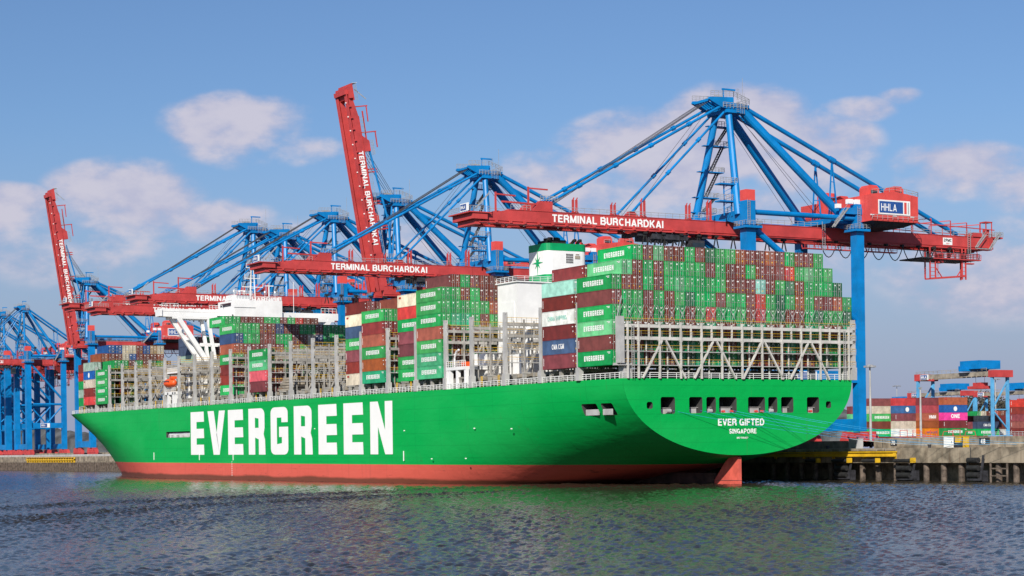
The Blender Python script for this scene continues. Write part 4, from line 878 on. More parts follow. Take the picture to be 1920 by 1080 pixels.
    for s in (-1, 1):
        y0, y1 = s*3.2-.65, s*3.2+.65
        prof = [(0, -1.3), (0, 1.3), (-55.5, 1.2), (-61.2, .15), (-61.4, -1.25)]
        bm_.prism([(x, y0, z) for x, z in prof], (0, y1-y0, 0)); bm_.box(-63, y0-.25, -1.85, 0, y1+.25, -1.65); bm_.box(-62, y0+.2, -1.65, 0, y1-.2, -1.3)
        bm_.prism([(x, y0-.12, z+.02) for x, z in ((0, 1.3), (0, 1.42), (-55.5, 1.32), (-55.5, 1.2))], (0, y1-y0+.24, 0))
        bm_.prism([(-44.2, y0, 1.2), (-49.4, y0, 1.2), (-47.4, y0, 3.6), (-44.2, y0, 3.6)], (0, y1-y0, 0)); bm_.prism([(-21.0, y0, 1.2), (-25.0, y0, 1.2), (-23.6, y0, 2.5), (-22.4, y0, 2.5)], (0, y1-y0, 0))
    for k in range(9): bm_.box(-5-k*6.6, -2.55, .4, -4.2-k*6.6, 2.55, 1.1)
    bm_.box(-64.9, -4.6, -1.2, -61.2, 4.6, .1); bm_.box(-64, -3.9, -2.3, -62.6, 3.9, -1.2); bm_.box(-65.8, -4.9, .1, -60.5, 4.9, .35)
    for k in range(16): bm_.box(-59+k*3.6, -4.35, -1.75, -58.5+k*3.6, -3.8, -1.1)
    bo_ = bm_.build('boom', M_RED, c, (HX, 0, HZ)); bo_.rotation_euler = (0, boom_up, 0)
    put_text('TERMINAL BURCHARDKAI', 1.66, (-44.4, -3.93, -.92), (1, 0, 0), (0, 0, 1), M_LET, parent=bo_, width=29.8, bold=.03)
    mb = MB(); mb.rail([(-2, -4.0, 1.42), (-44, -4.0, 1.34)], 1.1, 2, .05); mb.rail([(-2, 4.0, 1.42), (-56, 4.0, 1.34)], 1.1, 2, .05); mb.rail([(-50, -4.0, 1.3), (-55, -4.0, 1.3)], 1.1, 1, .05)
    mb.rail([(-60.5, -4.8, .35), (-65.6, -4.8, .35), (-65.6, 4.8, .35)], 1.2, .9, .05, mids=2); mb.beam((-64, -4.2, 1), (-60.5, -4.2, 4.6), .1, .3); mb.rail([(-47.5, -4.1, 3.6), (-43, -4.1, 3.6)], 1.1, .8, .06, mids=2)
    mb.build('handrail', M_STEEL, bo_)
    mb = MB()
    for x in (-58.5, -50.2): mb.beam((x, -3.4, .4 if x < -55 else 1.3), (x, -3.4, 5.0 if x < -55 else 6.6), .35, .35); mb.beam((x, -3.4, 4.6 if x < -55 else 6.3), (x+5, -3.4, 4.4 if x < -55 else 6.2), .3, .3)
    mb.beam((-57, -3.4, 3.0), (-47, -3.4, 2.8), .4, .35)
    mb.build('boom_davit', M_RED, bo_)
    for x, h in ((-38.5, 3.2), (-28.3, 2.6), (-20.2, 4.0), (-7.6, 3.6), (-1.6, 4.6)):
        mb = MB(); mb.box(x-.3, -3.5, 1.3, x+1.3, -2.9, 1.7)
        for q in (x, x+.9): mb.beam((q, -3.2, 1.2), (q, -3.2, 1.2+h), .42, .42); mb.beam((q, -3.2, 1.2+h), (q+.3, -3.2, 1.7+h), .2, .2)
        mb.build('rope_guide', M_RED, bo_)
    mb = MB(); mb.box(-65.9, -4.6, .5, -65.82, -.8, 2.2); sg = mb.build('sign_board', M_WHITE, bo_)
    mb = MB(); mb.box(-65.95, -3.5, .7, -65.9, -1.0, 2.0); mb.build('blue_field', M_SIGNB, sg); put_text('HHLA', .7, (-65.98, -1.2, 1.0), (0, -1, 0), (0, 0, 1), M_LET, parent=sg, width=2.0)
    mb = MB()
    for k in range(13): mb.tube((-60+k*4.4, -3.2, -2.0), (-60+k*4.4, -2.9, -2.0), .22, 6)
    mb.build('boom_lamp', M_WHITE, bo_)
    def bp(x, z):                                  # boom-local point to crane-local
        a = boom_up; return (HX+x*math.cos(a)+z*math.sin(a), HZ-x*math.sin(a)+z*math.cos(a))
    if not boom_up:
        for s in (-1, 1):
            mb = MB(); a, b = Vector((-1.2, s*3.2, 80.9)), Vector((HX-45.5, s*3.2, HZ+3.0)); mb.tube(a, b, .34, 8)
            for t_ in (.2, .42, .62, .82): p_ = a.lerp(b, t_); d_ = (b-a).normalized(); mb.tube(p_-d_*.5, p_+d_*.5, .55, 8)
            mb.build('outer_forestay', M_BLUE, c)
            mb = MB(); a, b = Vector((.2, s*2.6, 80)), Vector((HX-22.8, s*3.2, HZ+2.4)); mb.tube(a, b, .30, 8)
            for t_ in (.3, .62): p_ = a.lerp(b, t_); d_ = (b-a).normalized(); mb.tube(p_-d_*.5, p_+d_*.5, .5, 8)
            mb.build('inner_forestay', M_BLUE, c)
        mb = MB()
        for y in (-2.0, -1.2, -.4, .8, 1.8): mb.tube((-4.6, y, 81.6), (HX-44.5, y*1.3, HZ+2.4), .07, 5)
        for y in (-1, 1): mb.tube((-4, y, 80.0), (HX-22, y*2.4, HZ+2.0), .05, 5)
    else:
        for s in (-1, 1):
            mb = MB(); x1, z1_ = bp(-45.5, 3.2); x2, z2_ = bp(-22, 3.4); mb.tube((x1, s*3.2, z1_), (x2+2.5, s*3.2, z2_), .34, 8); mb.tube((x2+2.5, s*3.2, z2_), (-1.0, s*2.8, 60), .34, 8); mb.tube((-1.0, s*2.8, 60), (.6, s*2.6, 79.5), .3, 8); mb.build('outer_forestay', M_BLUE, c)
            mb = MB(); x1, z1_ = bp(-22.8, 2.4); mb.tube((x1, s*3.0, z1_), (-2.6, s*3.0, 58), .3, 8); mb.tube((-2.6, s*3.0, 58), (-.6, s*2.4, 79), .28, 8); mb.build('inner_forestay', M_BLUE, c)
        mb = MB(); x1, z1_ = bp(-45, 2.6)
        for y in (-2.0, -1.0, .4, 1.6): mb.tube((.5, y, 82.5), (x1, y*1.3, z1_), .08, 5)
    for s in (-1, 1): mb.tube((3, s*2.4, 79.4), (G-6, s*6.0, 55.2), .05, 5); mb.tube((6, s*1.4, 80.4), (G-1, s*3, 57), .05, 5)
    mb.build('hoist_rope', M_ROPE, c)
    # trolley with cab
    tx = -17 if not boom_up else 16
    mb = MB(); mb.box(tx-5, -3.6, 48.6, tx+5, 3.6, 49.9); mb.box(tx-3, -3, 49.9, tx+3, 3, 50.4); mb.box(tx+5.5, -4.6, 45.4, tx+9, -1.8, 48.6)
    for x in (tx-6, tx-4, tx-1.5, tx+1, tx+3.5): mb.beam((x, -3, 47), (x+.4, -3, 49), .3, .4); mb.beam((x+1.2, -3, 47.5), (x+.2, -3, 49), .25, .3)
    for x in (tx-8, tx+10): mb.box(x-.8, -3.4, 49.2, x+.8, 3.4, 50.0)
    tr = mb.build('trolley', M_DARK, c); mb = MB(); mb.box(tx+5.6, -4.66, 46.2, tx+8.9, -4.6, 48.0); mb.build('cab_window', M_GLASS, tr)
    return c
CR_G = 'blue and red quay cranes along the river'
QZ = 6.72
craneA = make_crane(0.0); craneA.location = (40.3, 60.85, QZ)
tag(craneA, 'nearest blue and red quay crane, its lowered boom reaching over the ship stern', 'quay crane', CR_G)
craneUp = make_crane(R(80.5)); craneUp.location = (40.3, 235.8, QZ)
tag(craneUp, 'tallest quay crane in the photo, red boom raised steeply above the middle of the ship', 'quay crane', CR_G)
kids = {}
for c in bpy.data.objects:
    if c.parent: kids.setdefault(c.parent.name, []).append(c)
def crane(src, y, label, sc=(1, 1, 1), x=40.3):
    c = copy_tree(src, None, kids); c.location = (x, y, QZ); c.scale = sc; c['label'] = label; return c
crane(craneA, 178.3, 'second nearest quay crane, lowered boom lettered behind the forward stacks and funnel')
crane(craneA, 283, 'quay crane directly left of the tall raised boom, lowered boom passing behind the ship bridge', (1, 1, .985))
crane(craneA, 324.5, 'quay crane with lowered boom, middle one of three behind the white bridge wing', (1, 1, .968))
crane(craneA, 354, 'quay crane with lowered boom, leftmost mast head of the three behind the bridge', (1, 1, 1.035))
def kid(o, nm): return [x for x in bpy.data.objects if x.parent == o and x.name.split('.')[0] == nm]
craneUp.scale = (1, 1, .985)
g_ = crane(craneUp, 556, 'small distant quay crane with raised red boom above the bow', (1, 1, 1.0))
kid(g_, 'boom')[0].scale = (1.09, 1, 1); kid(g_, 'boom')[0].rotation_euler.y += R(1.0)
old = [crane(craneA, 661.3, 'old short blue quay crane left of the bow, beside the raised red boom', (.56, 1, .935))]
for k, (y, lb) in enumerate(((700, 'blue quay crane cut by the left edge, first beyond the short crane'), (745, 'second blue quay crane beyond the short crane, mostly its landside legs showing'), (790, 'third blue quay crane beyond the short crane, only landside legs showing at the left edge'), (838, 'farthest blue quay crane at the left edge, only its landside legs showing'))):
    old.append(crane(craneA, y, lb, (.66, 1, .93)))
for o in old:                                       # the older cranes stand on stouter legs
    for lg in kid(o, 'leg'):
        lg.scale = (1.75, 1.2, 1); x_ = max(v.co.x for v in lg.data.vertices)-1.2; y_ = 10.65 if lg.data.vertices[0].co.y > 0 else -10.65
        lg.location = (-.75*(32.7 if x_ > 5 else 0), -.2*y_, 0)

# ------------------------------------------------------------------ shipping containers
CL, CW, CH = 12.19, 2.438, 2.88
def container_mesh():
    mb = MB(); w_, l_ = CW/2, CL/2
    for x in (-1, 1):
        for y in (-1, 1): mb.box(min(x*w_, x*(w_-.13)), min(y*l_, y*(l_-.13)), 0, max(x*w_, x*(w_-.13)), max(y*l_, y*(l_-.13)), CH)
        a, b = sorted((x*w_, x*(w_-.1)))
        mb.box(a, -l_+.13, 0, b, l_-.13, .16); mb.box(a, -l_+.13, CH-.12, b, l_-.13, CH)
        n = 34; step = (CL-.26)/n                      # corrugated side wall
        for k in range(n):
            y0 = -l_+.13+k*step; o1, o2 = x*(w_-.018), x*(w_-.055)
            yy = [y0, y0+step*.36, y0+step*.5, y0+step*.86, y0+step]; xx = [o1, o1, o2, o2, o1]
            for p, q in zip(range(4), range(1, 5)): mb.quad((xx[p], yy[p], .16), (xx[q], yy[q], .16), (xx[q], yy[q], CH-.12), (xx[p], yy[p], CH-.12))
    mb.box(-w_+.13, l_-.10, 0, w_-.13, l_-.03, CH); mb.box(-w_+.13, -l_+.08, 0, w_-.13, -l_+.12, CH); mb.box(-w_+.13, -l_, 0, w_-.13, -l_+.1, .14); mb.box(-w_+.13, -l_, CH-.12, w_-.13, -l_+.1, CH)
    mb.quad((-w_+.05, -l_+.05, CH-.03), (w_-.05, -l_+.05, CH-.03), (w_-.05, l_-.05, CH-.03), (-w_+.05, l_-.05, CH-.03)); mb.quad((-w_+.05, -l_+.05, .05), (w_-.05, -l_+.05, .05), (w_-.05, l_-.05, .05), (-w_+.05, l_-.05, .05))
    return mb
CBODY = container_mesh()
def door_mesh(s, variant):
    """one door leaf at the aft end, with lock rods, hinges and stencilled data"""
    mb = MB(); w_, l_ = CW/2, CL/2; a, b = sorted((s*.012, s*(w_-.13)))
    mb.box(a, -l_+.03, .14, b, -l_+.08, CH-.12)
    for z in (.55, 1.15, 1.75, 2.35): mb.box(a+.05, -l_+.015, z-.16, b-.05, -l_+.03, z+.16)
    for x in (s*.22, s*.78): mb.tube((x, -l_-.015, .06), (x, -l_-.015, CH-.05), .030, 6, 1); [mb.box(x-.05, -l_-.03, z, x+.05, -l_+.03, z+.06, 1) for z in (.25, .9, 1.9, 2.6)]
    for x in (s*.28, s*.84): mb.box(min(x, x+s*.26), -l_-.04, 1.05, max(x, x+s*.26), -l_-.01, 1.13, 1)
    for z in (.4, 1.0, 1.9, 2.5): mb.box(min(s*(w_-.14), s*(w_-.04)), -l_-.01, z, max(s*(w_-.14), s*(w_-.04)), -l_+.02, z+.12)
    for x0_, x1_ in ((a, a+.035), (b-.035, b)): mb.box(x0_, -l_+.010, .16, x1_, -l_+.03, CH-.14, 4)
    mb.box(a, -l_+.008, .14, b, -l_+.03, .19, 4); mb.box(a, -l_+.008, CH-.17, b, -l_+.03, CH-.12, 4)
    if s > 0:
        for z, x0, x1 in ((2.44, .30, .80), (2.28, .34, .62), (1.70, .36, .58), (1.58, .36, .54), (1.46, .36, .60)): mb.box(x0, -l_+.005, z, x1, -l_+.013, z+.07, 2)
        if variant == 1: mb.box(.36, -l_+.005, .5, .62, -l_+.013, .74, 3)
    else:
        if variant == 0: mb.prism([(-.62+.16*math.cos(k*math.pi/4), -l_+.012, 2.32+.16*math.sin(k*math.pi/4)) for k in range(8)], (0, -.008, 0), 2)
        elif variant == 1: mb.box(-.95, -l_+.005, 2.2, -.5, -l_+.013, 2.45, 2); mb.box(-.95, -l_+.005, .7, -.72, -l_+.013, .9, 3)
        else: mb.box(-.66, -l_+.005, 1.4, -.5, -l_+.013, 1.56, 2)
    return mb
def to_mesh(mb, name, nslots):
    me = bpy.data.meshes.new(name); me.from_pydata([tuple(v) for v in mb.v], [], mb.f)
    for m in nslots: me.materials.append(m)
    if len(nslots) > 1: me.polygons.foreach_set('material_index', mb.m)
    bm = bmesh.new(); bm.from_mesh(me); bmesh.ops.recalc_face_normals(bm, faces=bm.faces); bm.to_mesh(me); bm.free()
    return me
ME_BODY = to_mesh(CBODY, 'shipping_container', [CONT['brown']])
ME_DOOR = {(s, v): to_mesh(door_mesh(s, v), 'door', [CONT['brown'], M_STEEL, M_LET, M_YEL, M_BLACK]) for s in (-1, 1) for v in (0, 1, 2)}
_l = MB(); wordmark(_l, (-CW/2-.012, 3.75, 1.0), (0, -1, 0), (0, 0, 1), 7.1, 1.0)
_l.box(-CW/2-.012, -5.6, 2.40, -CW/2, -4.5, 2.52); _l.box(-CW/2-.012, -5.5, 2.18, -CW/2, -4.9, 2.30)
ME_WORD = to_mesh(_l, 'lettering', [M_LET])
_l = MB()
for k in range(7): _l.box(-CW/2-.012, 5.55, .75+k*.22, -CW/2, 5.75, .90+k*.22)
_l.box(-CW/2-.012, -5.75, 2.2, -CW/2, -5.3, 2.36); _l.box(-CW/2-.012, -5.75, 1.2, -CW/2, -5.55, 1.5)
ME_MARK = to_mesh(_l, 'marking', [M_LET])
_l = MB(); _l.box(-CW/2-.012, 4.2, 2.0, -CW/2, 5.4, 2.45); ME_REDM = to_mesh(_l, 'marking', [CONT['red']])
_l = MB(); _l.prism([(-CW/2-.012, .9*math.cos(k*math.pi/6), 1.45+.9*math.sin(k*math.pi/6)) for k in range(12)], (.01, 0, 0)); ME_DISC = to_mesh(_l, 'emblem', [M_LET])
def side_text(lines, m, name='lettering'):
    out = None; bm = bmesh.new()
    for txt, size, y0, z, width in lines:
        me, wd = text_mesh(txt, size, .04); k = width/wd
        for v in me.vertices: v.co = Vector((-CW/2-.012-v.co.z, y0-v.co.x*k, z+v.co.y))
        bm.from_mesh(me)
    me = bpy.data.meshes.new(name); bm.to_mesh(me); bm.free(); me.materials.append(m); return me
ME_CMA = side_text([('CMA CGM', 1.0, 2.4, 1.0, 4.6)], M_LET); ME_CHINA = side_text([('CHINA SHIPPING', .85, 3.9, 1.0, 7.2)], CONT['paleteal'])
ME_ONE = side_text([('ONE', 1.5, 2.2, .85, 4.4)], M_LET); ME_HMM = side_text([('HMM', 1.3, 1.7, .8, 3.4)], M_LET); ME_HAPAG = side_text([('Hapag-Lloyd', .8, 2.8, 1.0, 5.0)], M_SIGNB)
MARKS = {'E': ME_WORD, 'm': ME_MARK, 'r': ME_REDM, 'o': ME_DISC, 'c': ME_CMA, 's': ME_CHINA, '1': ME_ONE, 'h': ME_HMM, 'g': ME_HAPAG, '': None}
MDESC = {'E': 'with the white company wordmark', 'm': '', 'r': 'with a small red mark', 'o': 'with a round white emblem', 'c': 'lettered CMA CGM', 's': 'lettered CHINA SHIPPING', '1': 'lettered ONE', 'h': 'lettered HMM', 'g': 'lettered Hapag-Lloyd', '': ''}
KEY = dict(G='green', B='brown', L='lightgreen', D='darkgreen', T='teal', R='red', C='paleteal', O='rust', M='maroon', N='navy', K='cream', S='sage', U='slate', Y='sand', W='white', A='blue', X='orange', P='magenta')
JOBS = []                                            # (priority, x, y, z, rotx, rotz, colour key, mark, where, group)
def job(pr, x, y, z, key, mark, where, group, rx=0.0, rz=0.0): JOBS.append((pr, x, y, z, rx, rz, key, mark, where, group))
ORD = ['first', 'second', 'third', 'fourth', 'fifth', 'sixth', 'seventh', 'eighth', 'ninth', 'tenth', 'eleventh', 'twelfth', 'thirteenth', 'fourteenth', 'fifteenth', 'sixteenth', 'seventeenth', 'eighteenth', 'nineteenth', 'twentieth', 'twenty-first', 'twenty-second', 'twenty-third', 'twenty-fourth']
def rowx(r): return -29.57+PX*(r+.5)
def tier_z(t): return Z1+2.896*(t-1)
def ship_box(bay, r, t, key, mark, pr, where, group):
    p = S(rowx(r), POST[bay]+(1.25 if bay == 0 else .75)+CL/2, tier_z(t)); job(pr, *p, key, mark, where, group, rx=TR)
SG = 'containers stacked across the stern'
stern = {8: (2, 'G B L B B G B D G G O B B O B G B B G'), 7: (1, 'L B G B G G G G B G B B G B B B R G L G G'), 6: (0, 'G B B G B G L G G G G B B B C B G D B G G G D'),
         5: (0, 'B G G B G B G D G G B G G B R G D G O G B B O'), 4: (0, 'G G G B G B G B G R G G G B R G D B B G D G G')}
for t, (r0, row) in stern.items():
    for i, k in enumerate(row.split()):
        r = r0+i; side = i == 0
        mk = 'E' if side and k in 'GLT' else ''
        ship_box(0, r, t, k, mk, 0 if side else 1, f"{ORD[i]} from the left, {['top', 'second', 'third', 'fourth', 'fifth'][8-t]} tier of the stern stack", SG)
for t, k in ((3, 'L'), (2, 'B'), (1, 'G')): ship_box(0, 0, t, k, 'E' if k != 'B' else 'm', 0, f"{['lowest', 'second lowest', 'third lowest'][t-1]} in the port corner column astern", SG)
rr = random.Random(3)
for t in (1, 2, 3):
    for r in range(1, 24): ship_box(0, r, t, rr.choice('GGGBBBDDMT'), '', 9, '', SG)
for t in range(1, 6): ship_box(0, 23, t, rr.choice('GBD'), '', 9, '', SG) if t > 3 else None
def column(bay, r, spec, where, group, t0=1, pr=0):
    for i, sp in enumerate(spec.split()):
        n = len(spec.split()); pos = 'lowest' if i == 0 else 'topmost' if i == n-1 else ORD[i]+' from the bottom'
        ship_box(bay, r, t0+i, sp[0], sp[1:], pr, f"{pos} in {where}", group)
def faces(bay, t, r0, row, where, group, pr=2):
    for i, k in enumerate(row.split()): ship_box(bay, r0+i, t, k, 'E' if i == 0 and k in 'GLT' else 'm' if i == 0 else '', pr, f"{ORD[i]} from the left in {where}", group)
PG = 'containers stacked along the port side of the ship'
column(1, 0, 'Mm Nc Mm Ws Mm C', 'the column just forward of the stern stack', PG)
ship_box(1, 1, 7, 'M', 'm', 0, 'alone on top beside the funnel', PG)
for r in range(1, 9):
    for t in (3, 4, 5, 6): ship_box(1, r, t, rr.choice('GBBMD'), '', 9, '', PG)
column(5, 0, 'TE TE GE Om GE GE GE', 'the port column forward of the funnel', PG)
faces(5, 8, 1, 'B G B B B B B', 'the top tier forward of the funnel', PG); faces(5, 7, 1, 'G B G B B B B', 'the second tier forward of the funnel', PG)
faces(5, 6, 1, 'G G G G O D B', 'the third tier forward of the funnel', PG); faces(5, 5, 1, 'T T G B G B G', 'the fourth tier forward of the funnel', PG)
for r in range(1, 10):
    for t in (1, 2, 3, 4): ship_box(5, r, t, rr.choice('BBGDMM'), '', 9, '', PG)
column(6, 1, 'GE GE Mm Mm GE R Kr', 'the column with a cream top box amidships', PG)
for r in (2, 3, 4):
    for t in (5, 6, 7): ship_box(6, r, t, rr.choice('BGM'), '', 9, '', PG)
column(7, 0, 'TE Om GE Om Mm GE', 'the six-high port column amidships', PG)
faces(7, 6, 1, 'G G', 'the top tier of the third column', PG); faces(7, 7, 2, 'B G B', 'the raised tier behind the third column', PG)
for r in (1, 2, 3):
    for t in (1, 2, 3, 4, 5): ship_box(7, r, t, rr.choice('BBGDM'), '', 9, '', PG)
column(8, 1, 'Kr Mm Mm GE N Kr Mm', 'the column with two cream boxes amidships', PG)
faces(8, 7, 2, 'B B G B', 'the tier behind the two cream boxes', PG)
column(12, 0, 'Mm Rm LE GE', 'the lone column forward of amidships', PG)
for r in range(1, 9):
    for t in (1, 2, 3): ship_box(12, r, t, rr.choice('BGDGM'), '', 9, '', PG)
column(14, 1, 'GE Mm Mm GE Om N GE', 'the port column aft of the bridge', PG)
BG = 'containers stacked aft of the bridge'
faces(14, 7, 2, 'G G B B N B B G G B G G G G', 'the top tier just aft of the bridge', BG); faces(14, 6, 2, 'G G B B G G B B K N G G G G', 'the second tier just aft of the bridge', BG); faces(14, 5, 2, 'B B B B B G B G K B B G G G', 'the third tier just aft of the bridge', BG)
faces(15, 8, 2, 'G G B B B G G B G R B B', 'the highest tier right below the bridge windows', BG, 3)
for r in range(2, 10):
    for t in (1, 2, 3, 4): ship_box(14, r, t, rr.choice('BBGDM'), '', 9, '', BG)
FG = 'containers stacked on the foredeck'
for t, row in ((7, 'Um B G M B M M B'), (6, 'Um G G B M B B M'), (5, 'S M B B M M B B')): faces(19, t, 6, row.replace('Um', 'U'), f"the {['lower', 'middle', 'upper'][t-5]} tier between the bridge wing struts", FG, 4)
column(22, 0, 'GE GE GE GE', 'the green column nearest the bow side', FG, pr=2)
faces(22, 5, 1, 'G G B G B D G B', 'the tier above the green column near the bow', FG, 4)
column(23, 0, 'Rm Mm Kr Ao S', 'the mixed column beside the bow', FG, pr=2)
faces(23, 5, 2, 'K G G B G B G G B', 'the fifth tier near the bow', FG, 5); faces(23, 6, 1, 'O B B K A B B B O', 'the sixth tier near the bow', FG, 4); faces(23, 7, 2, 'A A K K B A Y K', 'the top tier near the bow', FG, 4)
column(24, 1, 'GE S GE R M', 'the last column at the bow', FG, pr=3)
for r in (2, 3):
    for t in (1, 2, 3, 4): ship_box(24, r, t, rr.choice('GBMDS'), '', 9, '', FG)
    for t in (1, 2, 3, 4): ship_box(22, r, t, rr.choice('GBMD'), '', 9, '', FG)

# terminal yard stacks on the right, seen long side on
def at(px, depth):
    a = (px-960)/FPX; v = _f+_r0*a; return CAM.x+depth*v.x, CAM.y+depth*v.y
YG = 'containers stacked in the terminal yard'
def yard(px, depth, spec, name, pr=1, z0=7.4, dx=0.0):
    x, y = at(px, depth); n = len(spec.split())
    for i, sp in enumerate(spec.split()):
        pos = 'lowest' if i == 0 else 'topmost' if i == n-1 else ORD[i]+' from the bottom'
        job(pr, x+dx, y, z0+2.896*i, sp[0], sp[1:], f"{pos} in {name}", YG, rz=math.pi/2)
yard(1651, 712, 'M GE B GE K B', 'the yard stack beside the crane leg'); yard(1698, 711, 'M W K Mm Ao R', 'the second yard stack from the crane leg')
yard(1745, 710, 'X Xg O Oh R Mm', 'the yard stack holding the orange box'); yard(1788, 709, 'LE GE Mm P1 Ao Or', 'the yard stack holding the magenta box')
yard(1822, 770, 'TE GE M', 'the low yard stack right of the magenta box', 2); yard(1849, 768, 'B GE Uc', 'the low yard stack left of the gantry legs', 2)
yard(1876, 815, 'R R', 'the red pair between the gantry legs', 2); yard(1912, 770, 'Rm Mm Om Mm Mm Rm', 'the yard stack at the right edge', 1)
yard(1616, 713, 'GE TE GE LE M', 'the yard stack behind the crane leg', 2)
for k in range(9):
    for t in range(6 if k < 4 else 4): x, y = at(1640+k*30, 800); job(10, x, y, 7.4+2.896*t, rr.choice('BGRAKMOWN'), '', '', YG, rz=math.pi/2)
for k in range(8):                                    # end-on boxes deeper in the yard
    for t in range(5): x, y = at(1818+k*11, 860); job(10, x, y, 7.4+2.896*t, rr.choice('RGKBOWG'), '', '', YG)

JOBS.sort(key=lambda j: j[0])
SINGLE = [j for j in JOBS if j[0] < 9][:298]; REST = [j for j in JOBS if j not in SINGLE]
SHORT = {}
for pr, x, y, z, rx, rz, key, mark, where, group in SINGLE:
    kname = KEY[key]
    o = link(ME_BODY, 'shipping_container', None, (x, y, z), (rx, 0, rz))
    o.material_slots[0].link = 'OBJECT'; o.material_slots[0].material = CONT[kname]
    md = MDESC.get(mark, '')
    lab = f"{CNAME[kname]} container {md} {where}".replace('  ', ' ')
    if len(lab.replace('-', ' ').split()) > 16: lab = f"{CNAME[kname]} container {where}"
    tag(o, lab, 'shipping container', group)
    v = rr.choice((0, 0, 2) if kname in ('green', 'lightgreen', 'teal', 'darkgreen') else (1, 1, 2))
    for s in (-1, 1):
        d = link(ME_DOOR[(s, v)], 'door', o); d.material_slots[0].link = 'OBJECT'; d.material_slots[0].material = CONT[kname]
    if MARKS.get(mark): link(MARKS[mark], MARKS[mark].name.split('.')[0], o)
# everything deeper in the stacks that hides behind bridges and other boxes: one mass
big = MB(); mats = list(CONT.keys())
for pr, x, y, z, rx, rz, key, mark, where, group in REST:
    mi = mats.index(KEY[key]); M_ = Matrix.Translation((x, y, z)) @ Matrix.Rotation(rz, 4, 'Z'); k0 = len(big.v)
    for src, sl_ in ((CBODY, None), (door_mesh(-1, rr.choice((0, 1, 2))), 1), (door_mesh(1, 1), 1)):
        k0 = len(big.v); big.v += [tuple(M_ @ Vector(v)) for v in src.v]
        for f, m_ in zip(src.f, src.m): big.f.append(tuple(k0+i for i in f)); big.m.append(mi if m_ == 0 or sl_ is None else len(mats)+m_-1)
o = big.build('inner_containers', [CONT[k] for k in mats]+[M_STEEL, M_LET, M_YEL, M_BLACK], fix=True)
tag(o, 'mass of brown and green containers half hidden behind lashing bridges and other stacks', 'containers', kind='stuff')

# ------------------------------------------------------------------ yard gantries, lamps, trees, ropes
def yard_gantry(px, depth, scale, label, span=43):
    x, y = at(px, depth); o = empty('yard_gantry', (x, y, 8.2), label, 'yard gantry', 'yard gantry cranes behind the container stacks'); o.scale = (scale,)*3
    for yy in (0, span):
        for xx in (0, 8.2):
            mb = MB(); mb.box(xx-.5, yy-.55, 1.5, xx+.5, yy+.55, 25.4); mb.build('leg', M_LBLUE, o)
        mb = MB(); mb.box(-1.8, yy-.8, .6, 10, yy+.8, 2.2); [mb.tube((xx, yy-.5, .5), (xx, yy+.5, .5), .5, 8) for xx in (-1, 1, 7.2, 9.2)]; mb.build('sill_beam', M_LBLUE, o)
        mb = MB(); mb.beam((0, yy, 12.8), (8.2, yy, 24), .5, .5); mb.beam((0, yy, 12.2), (8.2, yy, 4.5), .5, .5); mb.beam((.6, yy, 12.5), (7.6, yy, 12.5), .5, .5); mb.build('brace', M_LBLUE, o)
        mb = MB(); mb.box(-.8, yy-2.0, 25.4, 9.4, yy+1.4, 28.2); mb.build('end_beam', M_RED, o)
    mb = MB()
    for xx in (.2, 7.6): mb.box(xx-.8, 1.4, 26.0, xx+.8, span-2.0, 27.8)
    for k in range(14): mb.box(-.8, 2+k*2.9, 25.6, -.62, 2.4+k*2.9, 26.6)
    mb.rail([(-1, 2, 28), (-1, span, 28)], 1.1, 2.5, .07); mb.build('bridge_beam', M_HATCH, o)
    mb = MB(); mb.box(-.70, span-7, 25.7, -.62, span-.5, 27.9); sg = mb.build('sign_board', M_WHITE, o)
    mb = MB(); mb.box(-.76, span-6.2, 25.9, -.70, span-2.2, 27.7); mb.build('blue_field', M_SIGNB, sg); put_text('HHLA', 1.1, (-.8, span-2.6, 26.3), (0, -1, 0), (0, 0, 1), M_LET, parent=sg, width=3.2)
    mb = MB(); mb.box(-2, 5, 29, 9.5, 16, 32.4); mb.box(-3, 11, 28.2, 9, 15.5, 29.2); mb.box(-2.4, 14.5, 28.6, -1.5, 16.5, 30.4); mb.build('trolley_house', M_BLUE, o)
    mb = MB(); mb.box(1, 6, 21, 6.5, 15, 22.2); mb.box(2, 8, 22.2, 5.5, 13, 23.6); [mb.beam((3.7, yy, 23), (3.7, yy, 28), .1, .1) for yy in (8, 13)]; mb.build('spreader', M_RED, o)
    return o
yard_gantry(1862, 750, 1.0, 'nearest yard gantry crane with pale blue legs, red ends and blue trolley house')
yard_gantry(1807, 1020, .98, 'yard gantry crane standing behind the magenta box, half hidden by the nearest gantry')
yard_gantry(1706, 1060, .80, 'low yard gantry with pale trolley behind the stacks right of the crane leg', 40)
yard_gantry(1935, 960, .92, 'yard gantry crane cut by the right edge of the photo')
yard_gantry(1662, 1130, .80, 'farthest yard gantry crane, just right of the crane leg', 40)
def lamp(px, depth, h, head, label):
    x, y = at(px, depth); o = empty('light_mast', (x, y, 6.75), label, 'light mast'); mb = MB(); mb.tube((0, 0, 0), (0, 0, h), .34, 8, r2=.17); mb.build('pole', M_LGREY, o)
    mb = MB()
    if head: mb.tube((0, 0, h), (0, 0, h+.35), head, 14, r2=head*.6); [mb.box(head*.9*math.cos(a)-.35, head*.9*math.sin(a)-.35, h-.3, head*.9*math.cos(a)+.35, head*.9*math.sin(a)+.35, h+.1) for a in (0, .8, 1.6, 2.4, 3.2, 4, 4.8, 5.6)]
    else: mb.box(-.3, -.3, h, .3, .3, h+.4)
    mb.build('lamp_head', M_STEEL, o)
lamp(1633, 428, 18.6, 1.0, 'tall grey light mast with round lamp ring right of the near crane leg')
lamp(1727, 440, 13.6, 0, 'plain pale pole in front of the stack with the orange box')
lamp(1868, 900, 31, 2.2, 'distant light mast seen behind the nearest yard gantry')
